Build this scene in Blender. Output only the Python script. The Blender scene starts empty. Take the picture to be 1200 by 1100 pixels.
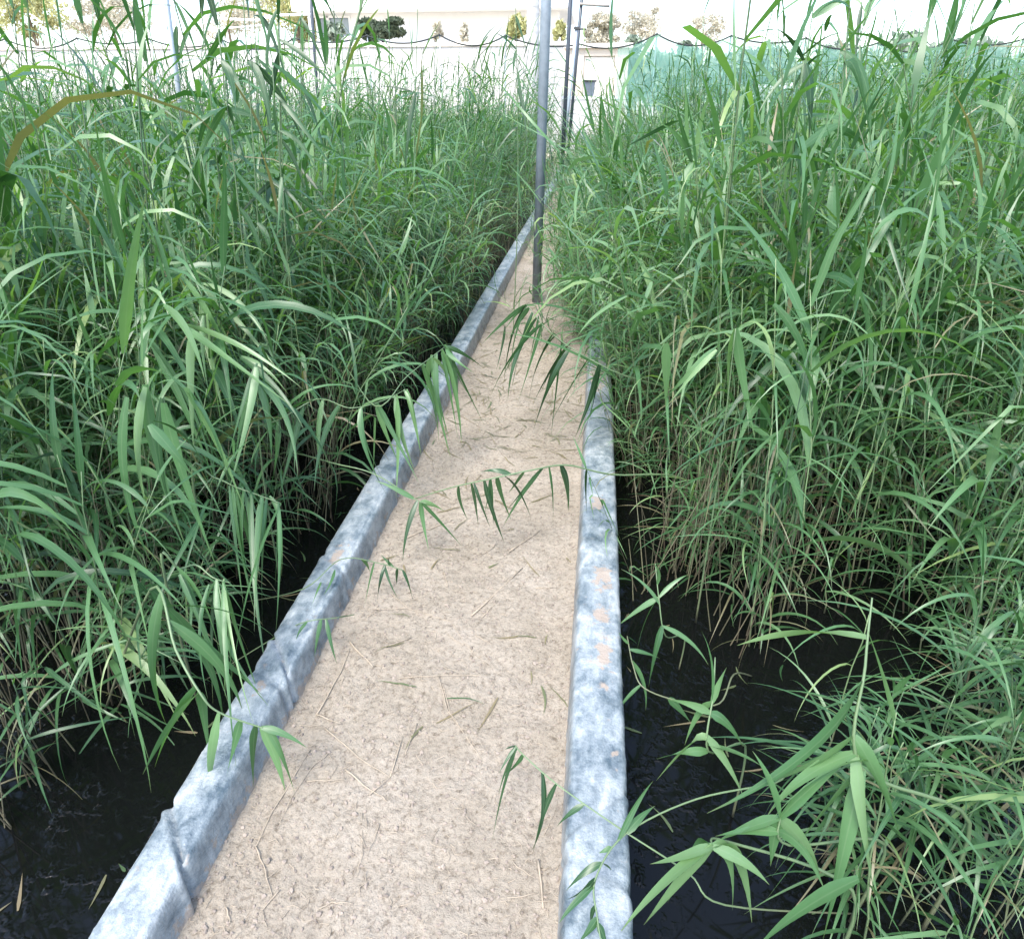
import bpy, math, random
import numpy as np
from mathutils import Vector, noise

rng = np.random.default_rng(7)
random.seed(7)
scene = bpy.context.scene
col = scene.collection
R = math.radians

# ------------------------------------------------------------------ camera
F = 790.0; CX, CY = 591.0, 550.0; H = 1.5            # reference picture is 1200 x 1100
PITCH = math.atan(432 / F); YAW = math.atan(113 / (F / math.cos(PITCH)))
hd = np.array([-math.sin(YAW), math.cos(YAW), 0.0]); rt = np.array([math.cos(YAW), math.sin(YAW), 0.0]); upv = np.array([0, 0, 1.0])
fw = hd * math.cos(PITCH) - upv * math.sin(PITCH); cu = hd * math.sin(PITCH) + upv * math.cos(PITCH)
EYE = np.array([0, 0, H])

def ray(px, py): return rt * (px - CX) - cu * (py - CY) + fw * F
def P(px, py, z):                                     # the place on the level z that a picture point falls on
    d = ray(px, py); return EYE + d * ((z - H) / d[2])
def PY(px, py, y):                                    # the place at the distance y down the path
    d = ray(px, py); return EYE + d * (y / d[1])
def proj(p):
    v = np.asarray(p, float) - EYE; w = v @ fw
    return CX + F * (v @ rt) / w, CY - F * (v @ cu) / w, w

cam = bpy.data.cameras.new('camera'); co = bpy.data.objects.new('camera', cam); col.objects.link(co)
cam.sensor_width = 36; cam.lens = F / 1200 * 36; cam.shift_x = (600 - CX) / 1200
cam.clip_start = 0.02; cam.clip_end = 5000
co.location = (0, 0, H); co.rotation_euler = (R(90) - PITCH, 0, YAW)
scene.camera = co

# ------------------------------------------------------------------ materials
def mat(name):
    m = bpy.data.materials.new(name); m.use_nodes = True
    nt = m.node_tree; b = nt.nodes['Principled BSDF']
    return m, nt, b, nt.nodes['Material Output']
def N(nt, typ, **kw):
    n = nt.nodes.new(typ)
    for k, v in kw.items():
        if k in n.inputs.keys(): n.inputs[k].default_value = v
        else: setattr(n, k, v)
    return n
def ramp(nt, fac, stops):
    r = nt.nodes.new('ShaderNodeValToRGB'); e = r.color_ramp.elements
    while len(e) < len(stops): e.new(0.5)
    for i, (p, c) in enumerate(stops):
        e[i].position = p; e[i].color = (*c, 1) if len(c) == 3 else c
    nt.links.new(fac, r.inputs[0]); return r
def mixc(nt, fac, a, b, mode='MIX'):
    m = nt.nodes.new('ShaderNodeMix'); m.data_type = 'RGBA'; m.blend_type = mode
    for sock, v in ((m.inputs[0], fac), (m.inputs[6], a), (m.inputs[7], b)):
        if hasattr(v, 'is_linked') or hasattr(v, 'links'): nt.links.new(v, sock)
        elif isinstance(v, (int, float)): sock.default_value = v
        else: sock.default_value = (*v, 1)
    return m.outputs[2]
def coords(nt): return nt.nodes.new('ShaderNodeTexCoord').outputs['Object']
def noise_tex(nt, vec, scale, detail=4, rough=0.55, sc=None):
    if sc:
        mp = N(nt, 'ShaderNodeMapping'); mp.inputs['Scale'].default_value = sc; nt.links.new(vec, mp.inputs[0]); vec = mp.outputs[0]
    n = N(nt, 'ShaderNodeTexNoise'); n.inputs['Scale'].default_value = scale; n.inputs['Detail'].default_value = detail; n.inputs['Roughness'].default_value = rough
    nt.links.new(vec, n.inputs['Vector']); return n.outputs[0]
def bump(nt, b, h, strength, dist):
    n = N(nt, 'ShaderNodeBump'); n.inputs['Strength'].default_value = strength; n.inputs['Distance'].default_value = dist
    nt.links.new(h, n.inputs['Height']); nt.links.new(n.outputs[0], b.inputs['Normal']); return n

def simple(name, c, rough=0.6, var=0.15, scale=6, metallic=0, bumpd=0.0):
    m, nt, b, o = mat(name); v = coords(nt)
    n = noise_tex(nt, v, scale, 5)
    r = ramp(nt, n, [(0.25, tuple(x * (1 - var) for x in c)), (0.75, tuple(min(1, x * (1 + var)) for x in c))])
    nt.links.new(r.outputs[0], b.inputs['Base Color']); b.inputs['Roughness'].default_value = rough; b.inputs['Metallic'].default_value = metallic
    if bumpd: bump(nt, b, noise_tex(nt, v, scale * 6, 4), 0.5, bumpd)
    return m

def leaf_material():
    m, nt, b, o = mat('reed_leaf')
    a = N(nt, 'ShaderNodeAttribute'); a.attribute_name = 'tint'
    s = N(nt, 'ShaderNodeSeparateColor'); nt.links.new(a.outputs['Color'], s.inputs[0])
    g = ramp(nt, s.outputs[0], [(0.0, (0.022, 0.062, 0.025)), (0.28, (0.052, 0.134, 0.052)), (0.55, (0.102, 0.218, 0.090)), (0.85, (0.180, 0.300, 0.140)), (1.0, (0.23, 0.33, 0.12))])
    tip = ramp(nt, s.outputs[1], [(0.86, (0, 0, 0)), (1.0, (0.5, 0.5, 0.5))])
    c1 = mixc(nt, tip.outputs[0], g.outputs[0], (0.16, 0.15, 0.06))
    dry = mixc(nt, s.outputs[2], c1, (0.25, 0.205, 0.125))
    rib = ramp(nt, a.outputs['Alpha'], [(0.0, (0.35, 0.35, 0.35)), (0.16, (0, 0, 0))])
    c2 = mixc(nt, rib.outputs[0], dry, (0.20, 0.30, 0.17))
    nn = noise_tex(nt, coords(nt), 35, 3)
    c3 = mixc(nt, 0.35, c2, mixc(nt, nn, (0.5, 0.5, 0.5), (1.0, 1.0, 1.0)), 'MULTIPLY')
    nt.links.new(c3, b.inputs['Base Color'])
    b.inputs['Roughness'].default_value = 0.38; b.inputs['Specular IOR Level'].default_value = 0.55
    tr = N(nt, 'ShaderNodeBsdfTranslucent'); tc = mixc(nt, 1.0, c3, (1.2, 1.45, 0.35), 'MULTIPLY'); nt.links.new(tc, tr.inputs[0])
    mx = N(nt, 'ShaderNodeMixShader'); mx.inputs[0].default_value = 0.36
    nt.links.new(b.outputs[0], mx.inputs[1]); nt.links.new(tr.outputs[0], mx.inputs[2]); nt.links.new(mx.outputs[0], o.inputs[0])
    return m
def stem_material():
    m, nt, b, o = mat('reed_stem')
    a = N(nt, 'ShaderNodeAttribute'); a.attribute_name = 'tint'
    s = N(nt, 'ShaderNodeSeparateColor'); nt.links.new(a.outputs['Color'], s.inputs[0])
    g = ramp(nt, s.outputs[0], [(0, (0.06, 0.11, 0.06)), (1, (0.17, 0.24, 0.11))])
    d = ramp(nt, s.outputs[0], [(0, (0.070, 0.052, 0.034)), (1, (0.19, 0.155, 0.105))])
    c = mixc(nt, s.outputs[2], g.outputs[0], d.outputs[0])
    nt.links.new(c, b.inputs['Base Color']); b.inputs['Roughness'].default_value = 0.5
    return m
def sand_material():
    m, nt, b, o = mat('sand'); v = coords(nt)
    n1 = noise_tex(nt, v, 3.5, 6, 0.6); n2 = noise_tex(nt, v, 60, 6, 0.7); vo = N(nt, 'ShaderNodeTexVoronoi'); vo.inputs['Scale'].default_value = 85; vo.inputs['Randomness'].default_value = 1.0
    wv = mixc(nt, 0.03, v, N(nt, 'ShaderNodeTexNoise', Scale=40.0).outputs['Color']); nt.links.new(wv, vo.inputs['Vector'])
    iv = N(nt, 'ShaderNodeMath', operation='MULTIPLY_ADD'); nt.links.new(vo.outputs['Distance'], iv.inputs[0]); iv.inputs[1].default_value = -0.9; iv.inputs[2].default_value = 0.9; n3 = iv.outputs[0]
    c1 = ramp(nt, n1, [(0.3, (0.252, 0.218, 0.168)), (0.55, (0.312, 0.274, 0.219)), (0.75, (0.350, 0.312, 0.258))])
    c2 = ramp(nt, n2, [(0.32, (0.40, 0.37, 0.34)), (0.43, (0.86, 0.85, 0.84)), (0.6, (1, 1, 1))])
    c3 = ramp(nt, n3, [(0.20, (0.66, 0.64, 0.62)), (0.38, (1, 1, 1))])
    c = mixc(nt, 0.9, c1.outputs[0], c2.outputs[0], 'MULTIPLY'); c = mixc(nt, 0.7, c, c3.outputs[0], 'MULTIPLY')
    nt.links.new(c, b.inputs['Base Color']); b.inputs['Roughness'].default_value = 0.9; b.inputs['Specular IOR Level'].default_value = 0.2
    ad = N(nt, 'ShaderNodeMath', operation='ADD'); nt.links.new(noise_tex(nt, v, 110, 5, 0.65), ad.inputs[0]); nt.links.new(n2, ad.inputs[1])
    bump(nt, b, ad.outputs[0], 0.75, 0.007)
    return m
def liner_material():
    m, nt, b, o = mat('plastic_liner'); v = coords(nt)
    n1 = noise_tex(nt, v, 13, 8, 0.72, (1.2, 0.8, 1)); n2 = noise_tex(nt, v, 60, 6, 0.7, (1.2, 0.5, 1)); n3 = noise_tex(nt, v, 160, 3, 0.6); n0 = noise_tex(nt, v, 3.2, 3, 0.5)
    m1 = N(nt, 'ShaderNodeMath', operation='MULTIPLY_ADD'); nt.links.new(n0, m1.inputs[0]); m1.inputs[1].default_value = 0.28; nt.links.new(n1, m1.inputs[2])
    base = ramp(nt, m1.outputs[0], [(0.47, (0.060, 0.086, 0.104)), (0.58, (0.145, 0.178, 0.196)), (0.67, (0.225, 0.258, 0.272)), (0.80, (0.350, 0.375, 0.380))])
    fine = ramp(nt, n2, [(0.36, (0.68, 0.71, 0.74)), (0.5, (1, 1, 1)), (0.66, (1.25, 1.23, 1.2))])
    c = N(nt, 'ShaderNodeGamma'); nt.links.new(mixc(nt, 0.5, base.outputs[0], fine.outputs[0], 'MULTIPLY'), c.inputs[0]); c.inputs[1].default_value = 1.0
    a = N(nt, 'ShaderNodeAttribute'); a.attribute_name = 'dust'
    n4 = noise_tex(nt, v, 28, 6, 0.7)
    da = N(nt, 'ShaderNodeMath', operation='MULTIPLY_ADD'); nt.links.new(a.outputs['Fac'], da.inputs[0]); da.inputs[1].default_value = 1.0
    su = N(nt, 'ShaderNodeMath', operation='MULTIPLY_ADD'); nt.links.new(n4, su.inputs[0]); su.inputs[1].default_value = 3.2; su.inputs[2].default_value = -1.80
    nt.links.new(su.outputs[0], da.inputs[2])
    dr = ramp(nt, da.outputs[0], [(0.20, (0, 0, 0)), (0.5, (0.85, 0.85, 0.85))])
    cc = mixc(nt, dr.outputs[0], c.outputs[0], (0.29, 0.235, 0.185))
    nt.links.new(cc, b.inputs['Base Color'])
    rr = ramp(nt, dr.outputs[0], [(0, (0.30, 0.30, 0.30)), (1, (0.9, 0.9, 0.9))]); nt.links.new(rr.outputs[0], b.inputs['Roughness'])
    ad = N(nt, 'ShaderNodeMath', operation='ADD'); nt.links.new(n2, ad.inputs[0]); nt.links.new(n3, ad.inputs[1])
    wr = noise_tex(nt, v, 7, 3, 0.5, (1.5, 3.2, 1.5)); ad2 = N(nt, 'ShaderNodeMath', operation='MULTIPLY_ADD'); nt.links.new(wr, ad2.inputs[0]); ad2.inputs[1].default_value = 3.0; nt.links.new(ad.outputs[0], ad2.inputs[2])
    bump(nt, b, ad2.outputs[0], 0.42, 0.006)
    return m
def water_material():
    m, nt, b, o = mat('dark_water'); v = coords(nt)
    b.inputs['Base Color'].default_value = (0.0035, 0.004, 0.004, 1); b.inputs['Roughness'].default_value = 0.05; b.inputs['IOR'].default_value = 1.30
    n1 = noise_tex(nt, v, 34, 2, 0.5); n2 = noise_tex(nt, v, 5, 3, 0.5)
    r1 = ramp(nt, n1, [(0.52, (0, 0, 0)), (0.72, (1, 1, 1))]); r2 = ramp(nt, n2, [(0.42, (0, 0, 0)), (0.62, (1, 1, 1))])
    bump(nt, b, mixc(nt, 1.0, r1.outputs[0], r2.outputs[0], 'MULTIPLY'), 0.42, 0.012)
    return m
def net_material():
    m, nt, b, o = mat('shade_net'); v = coords(nt)
    n = noise_tex(nt, v, 1.2, 4); n2 = noise_tex(nt, v, 9, 4, 0.6, (2.5, 1, 0.4))
    r = ramp(nt, n2, [(0.3, (0.20, 0.47, 0.36)), (0.7, (0.32, 0.59, 0.47))]); nt.links.new(r.outputs[0], b.inputs['Base Color']); b.inputs['Roughness'].default_value = 0.7
    t = N(nt, 'ShaderNodeBsdfTransparent'); mx = N(nt, 'ShaderNodeMixShader')
    f = ramp(nt, n, [(0.3, (0.40, 0.40, 0.40)), (0.7, (0.60, 0.60, 0.60))]); nt.links.new(f.outputs[0], mx.inputs[0])
    tl = N(nt, 'ShaderNodeBsdfTranslucent'); nt.links.new(r.outputs[0], tl.inputs[0])
    mm = N(nt, 'ShaderNodeMixShader'); mm.inputs[0].default_value = 0.5; nt.links.new(b.outputs[0], mm.inputs[1]); nt.links.new(tl.outputs[0], mm.inputs[2])
    nt.links.new(t.outputs[0], mx.inputs[1]); nt.links.new(mm.outputs[0], mx.inputs[2]); nt.links.new(mx.outputs[0], o.inputs[0])
    return m
def wall_material():
    m, nt, b, o = mat('white_wall'); v = coords(nt)
    s = N(nt, 'ShaderNodeSeparateXYZ'); nt.links.new(v, s.inputs[0])
    n = noise_tex(nt, v, 1.6, 6, 0.65, (1, 1, 0.25)); n2 = noise_tex(nt, v, 3, 5, 0.6, (1, 1, 1.5))
    c = ramp(nt, n, [(0.3, (0.50, 0.46, 0.435)), (0.6, (0.66, 0.63, 0.605))])
    h = ramp(nt, s.outputs[2], [(0.0, (0, 0, 0)), (1.0, (1, 1, 1))])
    mr = N(nt, 'ShaderNodeMapRange'); mr.inputs[1].default_value = 2.75; mr.inputs[2].default_value = 3.25; nt.links.new(s.outputs[2], mr.inputs[0])
    mu = N(nt, 'ShaderNodeMath', operation='MULTIPLY'); nt.links.new(mr.outputs[0], mu.inputs[0]); nt.links.new(n2, mu.inputs[1])
    st = ramp(nt, mu.outputs[0], [(0.36, (0, 0, 0)), (0.62, (0.8, 0.8, 0.8))])
    cc = mixc(nt, st.outputs[0], c.outputs[0], (0.40, 0.34, 0.19))
    nt.links.new(cc, b.inputs['Base Color']); b.inputs['Roughness'].default_value = 0.85
    return m
def glass_material():
    m, nt, b, o = mat('window_glass')
    b.inputs['Base Color'].default_value = (0.22, 0.27, 0.31, 1); b.inputs['Roughness'].default_value = 0.08; b.inputs['Specular IOR Level'].default_value = 0.6
    return m
def foliage_material(name, c1, c2):
    m, nt, b, o = mat(name)
    a = N(nt, 'ShaderNodeAttribute'); a.attribute_name = 'tint'
    s = N(nt, 'ShaderNodeSeparateColor'); nt.links.new(a.outputs['Color'], s.inputs[0])
    r = ramp(nt, s.outputs[0], [(0, c1), (1, c2)]); nt.links.new(r.outputs[0], b.inputs['Base Color']); b.inputs['Roughness'].default_value = 0.6
    tr = N(nt, 'ShaderNodeBsdfTranslucent'); nt.links.new(r.outputs[0], tr.inputs[0])
    mx = N(nt, 'ShaderNodeMixShader'); mx.inputs[0].default_value = 0.25
    nt.links.new(b.outputs[0], mx.inputs[1]); nt.links.new(tr.outputs[0], mx.inputs[2]); nt.links.new(mx.outputs[0], o.inputs[0])
    return m

M = dict(leaf=leaf_material(), stem=stem_material(), sand=sand_material(), liner=liner_material(), water=water_material(), net=net_material(), wall=wall_material(), glass=glass_material(),
    ground=simple('dry_ground', (0.50, 0.44, 0.35), 0.95, 0.15, 1.5, 0, 0.01), pole=simple('galvanised_steel', (0.22, 0.255, 0.29), 0.38, 0.22, 14, 0.15, 0.0006), pole_pale=simple('pale_steel', (0.34, 0.38, 0.42), 0.45, 0.12, 9, 0.3),
    bar=simple('weathered_bar', (0.30, 0.27, 0.24), 0.7, 0.2, 12), clamp=simple('clamp_iron', (0.05, 0.05, 0.05), 0.5, 0.2, 20), rope=simple('dark_rope', (0.025, 0.03, 0.03), 0.8, 0.2, 40),
    white=simple('white_paint', (0.84, 0.84, 0.82), 0.6, 0.04, 2), beige=simple('beige_render', (0.62, 0.53, 0.44), 0.85, 0.08, 3), pale=simple('pale_panel', (0.76, 0.70, 0.62), 0.7, 0.06, 3),
    pole_dark=simple('dark_steel', (0.045, 0.055, 0.068), 0.4, 0.2, 14, 0.1, 0.0006), palm=simple('palm_bark', (0.52, 0.50, 0.48), 0.9, 0.2, 5, 0, 0.02), bark=simple('bark', (0.16, 0.12, 0.08), 0.9, 0.3, 12, 0, 0.01), tub=simple('grey_plastic', (0.17, 0.20, 0.23), 0.5, 0.1, 8),
    carpaint=simple('white_car_paint', (0.80, 0.81, 0.82), 0.25, 0.03, 2), rubber=simple('tyre_rubber', (0.02, 0.02, 0.02), 0.8, 0.2, 20), lamp=simple('lamp_lens', (0.6, 0.62, 0.65), 0.15, 0.05, 8),
    straw=simple('dry_straw', (0.33, 0.275, 0.205), 0.7, 0.25, 40), crumb=simple('soil_crumb', (0.25, 0.21, 0.172), 0.95, 0.35, 30),
    dark=simple('dark_interior', (0.10, 0.10, 0.11), 0.8, 0.2, 2),
    bush=foliage_material('bush_leaves', (0.035, 0.055, 0.03), (0.10, 0.13, 0.07)), yellow=foliage_material('yellow_leaves', (0.30, 0.29, 0.13), (0.58, 0.58, 0.26)), olive=foliage_material('olive_leaves', (0.46, 0.43, 0.33), (0.66, 0.62, 0.50)),  # yellow and olive: overexposed sunlight put into the leaf colour as paleness
    hedge=foliage_material('hedge_leaves', (0.12, 0.17, 0.12), (0.36, 0.41, 0.31)))

# ------------------------------------------------------------------ object helpers
def tag(o, label=None, cat=None, group=None, kind=None):
    for k, v in (('label', label), ('category', cat), ('group', group), ('kind', kind)):
        if v: o[k] = v
    return o
def link(name, me, parent=None, loc=(0, 0, 0)):
    o = bpy.data.objects.new(name, me); col.objects.link(o); o.location = loc
    if parent: o.parent = parent
    return o
def empty(name, loc=(0, 0, 0), rz=0):
    o = bpy.data.objects.new(name, None); col.objects.link(o); o.location = loc; o.rotation_euler.z = rz; o.empty_display_size = 0.1
    return o
def mesh(name, V, Q, T, m, tint=None, attr=None, smooth=True):
    V = np.asarray(V, np.float32).reshape(-1, 3); Q = np.asarray(Q, np.int32).reshape(-1, 4); T = np.asarray(T, np.int32).reshape(-1, 3)
    me = bpy.data.meshes.new(name); me.vertices.add(len(V)); me.vertices.foreach_set('co', V.ravel())
    loops = np.concatenate([Q.ravel(), T.ravel()]); me.loops.add(len(loops)); me.loops.foreach_set('vertex_index', loops)
    tot = np.concatenate([np.full(len(Q), 4), np.full(len(T), 3)]).astype(np.int32); st = np.concatenate([[0], np.cumsum(tot)[:-1]]).astype(np.int32)
    me.polygons.add(len(tot)); me.polygons.foreach_set('loop_start', st); me.polygons.foreach_set('loop_total', tot)
    me.polygons.foreach_set('use_smooth', np.full(len(tot), smooth))
    me.update(calc_edges=True); me.validate()
    if tint is not None:
        a = me.attributes.new('tint', 'FLOAT_COLOR', 'POINT'); a.data.foreach_set('color', np.asarray(tint, np.float32).ravel())
    if attr is not None:
        a = me.attributes.new(attr[0], 'FLOAT', 'POINT'); a.data.foreach_set('value', np.asarray(attr[1], np.float32).ravel())
    me.materials.append(m); return me

class G:                                              # gathers pieces of one mesh
    def __init__(s): s.V = []; s.Q = []; s.T = []; s.C = []; s.n = 0
    def add(s, V, Q=(), T=(), C=None):
        V = np.asarray(V, float).reshape(-1, 3); s.V.append(V)
        if len(Q): s.Q.append(np.asarray(Q, int).reshape(-1, 4) + s.n)
        if len(T): s.T.append(np.asarray(T, int).reshape(-1, 3) + s.n)
        s.C.append(np.zeros((len(V), 4)) if C is None else np.asarray(C, float)); s.n += len(V)
    def arr(s):
        return (np.concatenate(s.V), np.concatenate(s.Q) if s.Q else np.zeros((0, 4), int), np.concatenate(s.T) if s.T else np.zeros((0, 3), int), np.concatenate(s.C))
    def me(s, name, m, smooth=True, tint=True):
        V, Q, T, C = s.arr(); return mesh(name, V, Q, T, m, C if tint else None, smooth=smooth)
    def box(s, x0, x1, y0, y1, z0, z1):
        V = [(x, y, z) for z in (z0, z1) for y in (y0, y1) for x in (x0, x1)]
        s.add(V, [(0, 2, 3, 1), (4, 5, 7, 6), (0, 1, 5, 4), (2, 6, 7, 3), (0, 4, 6, 2), (1, 3, 7, 5)]); return s
    def tube(s, pts, rad, n=6, cap=True, C=None):
        pts = np.asarray(pts, float); k = len(pts); rad = np.full(k, rad) if np.isscalar(rad) else np.asarray(rad)
        tg = np.gradient(pts, axis=0); tg /= np.linalg.norm(tg, axis=1)[:, None] + 1e-9
        ref = np.array([0, 0, 1.0]) if abs(tg[0][2]) < 0.9 else np.array([1.0, 0, 0])
        u = np.cross(tg, ref); u /= np.linalg.norm(u, axis=1)[:, None] + 1e-9; w = np.cross(tg, u)
        a = np.linspace(0, 2 * math.pi, n, endpoint=False)
        V = (pts[:, None] + (u[:, None] * np.cos(a)[None, :, None] + w[:, None] * np.sin(a)[None, :, None]) * rad[:, None, None]).reshape(-1, 3)
        i = np.arange(k - 1)[:, None] * n; j = np.arange(n)[None]; j2 = (j + 1) % n
        Q = np.stack([i + j, i + j2, i + n + j2, i + n + j], -1).reshape(-1, 4)
        T = []
        if cap:
            V = np.concatenate([V, pts[:1], pts[-1:]]); m0, m1 = k * n, k * n + 1
            T = [(m0, (q + 1) % n, q) for q in range(n)] + [(m1, (k - 1) * n + q, (k - 1) * n + (q + 1) % n) for q in range(n)]
        if C is not None:
            C = np.repeat(np.asarray(C, float), n, 0)
            if cap: C = np.concatenate([C, C[:1], C[-1:]])
        s.add(V, Q, T, C); return s
    def lathe(s, prof, n=24, c=(0, 0, 0)):
        prof = np.asarray(prof, float); a = np.linspace(0, 2 * math.pi, n, endpoint=False); k = len(prof)
        V = np.stack([prof[:, 0][:, None] * np.cos(a) + c[0], prof[:, 0][:, None] * np.sin(a) + c[1], np.repeat(prof[:, 1][:, None], n, 1) + c[2]], -1).reshape(-1, 3)
        i = np.arange(k - 1)[:, None] * n; j = np.arange(n)[None]; j2 = (j + 1) % n
        s.add(V, np.stack([i + j, i + j2, i + n + j2, i + n + j], -1).reshape(-1, 4)); return s

# ------------------------------------------------------------------ reeds
def ribbon(g, ctr, side, nrm, W, rnd, dry, across=3, fold=0.16):
    """a leaf blade along the centre line ctr"""
    k = len(ctr); t = np.linspace(0, 1, k)
    w = W * 0.5 * np.clip(np.minimum((t + 0.10) / 0.32, 1.0) ** 0.8 * (1 - t ** 1.6) ** 1.1, 0.02, 1)
    if across == 3:
        V = np.stack([ctr - side * w[:, None] + nrm * (fold * w)[:, None], ctr, ctr + side * w[:, None] + nrm * (fold * w)[:, None]], 1).reshape(-1, 3)
        C = np.zeros((k, 3, 4)); C[:, 0, 3] = C[:, 2, 3] = 1.0
        i = np.arange(k - 1) * 3
        Q = np.concatenate([np.stack([i, i + 1, i + 4, i + 3], -1), np.stack([i + 1, i + 2, i + 5, i + 4], -1)])
    else:
        V = np.stack([ctr - side * w[:, None], ctr + side * w[:, None]], 1).reshape(-1, 3)
        C = np.ones((k, 2, 4)); i = np.arange(k - 1) * 2
        Q = np.stack([i, i + 1, i + 3, i + 2], -1)
    C[..., 0] = rnd; C[..., 1] = t[:, None]; C[..., 2] = dry
    g.add(V, Q, (), C.reshape(-1, 4))

def leaf(g, base, az, e0, e1, L, W, rnd, dry=0.0, seg=8, across=3, r=rng, knee=None):
    k = seg + 1; t = np.linspace(0, 1, k)
    p = r.uniform(0.55, 1.25); e = e0 + (e1 - e0) * t ** p
    if knee: e = np.where(t > knee, np.minimum(e, e1), e0)
    a = az + r.normal(0, 0.25) * t ** 1.5
    d = np.stack([np.cos(a) * np.cos(e), np.sin(a) * np.cos(e), np.sin(e)], -1)
    ctr = np.concatenate([[base], base + np.cumsum((d[:-1] + d[1:]) * 0.5 * L / seg, 0)])
    roll = r.normal(0, 0.35) + r.normal(0, 0.6) * t
    s0 = np.stack([-np.sin(a), np.cos(a), np.zeros(k)], -1); n0 = np.cross(d, s0)
    side = s0 * np.cos(roll)[:, None] + n0 * np.sin(roll)[:, None]; nrm = -np.cross(d, side) * -1
    ribbon(g, ctr, side, nrm, W, rnd, dry, across)

def reed(seed, Ht, nleaf, L, W, lod=0, spread=0.9, dense_low=0.2, droop=1.0):
    """-> (stem G, foliage G); leans and leaves mostly towards +X"""
    r = np.random.default_rng(seed)
    st, fo = G(), G()
    k = (9, 5, 3)[lod]; t = np.linspace(0, 1, k)
    lean = r.uniform(0.0, 0.22) * Ht; la = r.normal(0, 0.5)
    pts = np.stack([lean * t ** 2 * math.cos(la), lean * t ** 2 * math.sin(la), Ht * t], -1)
    if lod == 0: pts[1:-1, :2] += r.normal(0, 0.006, (k - 2, 2))
    rnd = r.uniform()
    C = np.zeros((k, 4)); C[:, 0] = rnd; C[:, 2] = np.clip(0.95 - 2.2 * t + r.normal(0, .25), 0, 1)
    st.tube(pts, np.linspace(0.0036, 0.0014, k) * (1 + 0.25 * (lod == 2)), (5, 3, 3)[lod], lod == 0, C)
    for i in range(nleaf):
        u = dense_low + (0.97 - dense_low) * (i + r.uniform(-0.2, 0.2)) / max(1, nleaf - 1)
        u = min(max(u, 0.08), 1.0); q = np.array([np.interp(u, t, pts[:, j]) for j in range(3)])
        az = r.normal(0, spread) + (math.pi if i % 2 and r.uniform() < 0.35 else 0)
        dry = 0.0
        if u < 0.36 and r.uniform() < 0.3: dry = r.uniform(0.5, 1)
        elif r.uniform() < 0.045: dry = r.uniform(0.3, 1)
        ll = L * r.uniform(0.65, 1.1) * (0.55 + 0.75 * math.sin(math.pi * min(1, u * 0.72 + 0.12)))
        e0 = r.uniform(0.7, 1.25); e1 = (r.uniform(-1.52, -0.75) if r.uniform() < 0.82 else r.uniform(-0.7, 0.6)) * droop
        if i >= nleaf - 1: e0 = r.uniform(1.2, 1.5); e1 = r.uniform(0.2, 1.2); ll *= 0.8
        if u > 0.8: e1 += 0.25
        ww = W * r.uniform(0.6, 1.15) * (0.6 if dry > 0.4 else 1)
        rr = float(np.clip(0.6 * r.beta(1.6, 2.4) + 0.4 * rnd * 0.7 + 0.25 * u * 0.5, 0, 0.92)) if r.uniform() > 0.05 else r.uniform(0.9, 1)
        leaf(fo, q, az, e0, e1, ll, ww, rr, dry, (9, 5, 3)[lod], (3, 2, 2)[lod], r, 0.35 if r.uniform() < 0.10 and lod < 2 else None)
    return st, fo

def place(arr, pos, rot, sc, lean):
    V, Q, T, C = arr
    c, s = math.cos(rot), math.sin(rot)
    X = np.stack([V[:, 0] * c - V[:, 1] * s, V[:, 0] * s + V[:, 1] * c, V[:, 2]], -1) * sc
    X[:, 0] += lean[0] * X[:, 2]; X[:, 1] += lean[1] * X[:, 2]
    return X + pos

WZ = -0.20                                            # the level of the water
VAR0 = [reed(100 + i, 1.0, int(rng.integers(9, 13)), rng.uniform(0.30, 0.40), rng.uniform(0.017, 0.028), 0) for i in range(26)]
EDGE = list(range(len(VAR0), len(VAR0) + 14)); VAR0 += [reed(160 + i, 1.0, int(rng.integers(12, 16)), rng.uniform(0.30, 0.40), rng.uniform(0.013, 0.022), 0, 1.0, 0.06, 0.95) for i in range(14)]
BIG = list(range(len(VAR0), len(VAR0) + 12)); VAR0 += [reed(190 + i, 1.0, int(rng.integers(8, 11)), rng.uniform(0.44, 0.56), rng.uniform(0.030, 0.044), 0, 0.7, 0.25, 1.05) for i in range(12)]
SLIM = list(range(26))
VAR0_ME = [(s.me('reed_stem', M['stem']), f.me('reed_foliage', M['leaf'])) for s, f in VAR0]
VAR1 = [tuple(x.arr() for x in reed(300 + i, 1.0, int(rng.integers(10, 15)), rng.uniform(0.27, 0.40), rng.uniform(0.011, 0.023), 1, 1.0, 0.12 if i % 2 else 0.25)) for i in range(40)]
VAR2 = [tuple(x.arr() for x in reed(500 + i, 1.0, int(rng.integers(9, 12)), rng.uniform(0.22, 0.32), rng.uniform(0.010, 0.017), 2, 1.0, 0.40, 0.8)) for i in range(40)]

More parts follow.
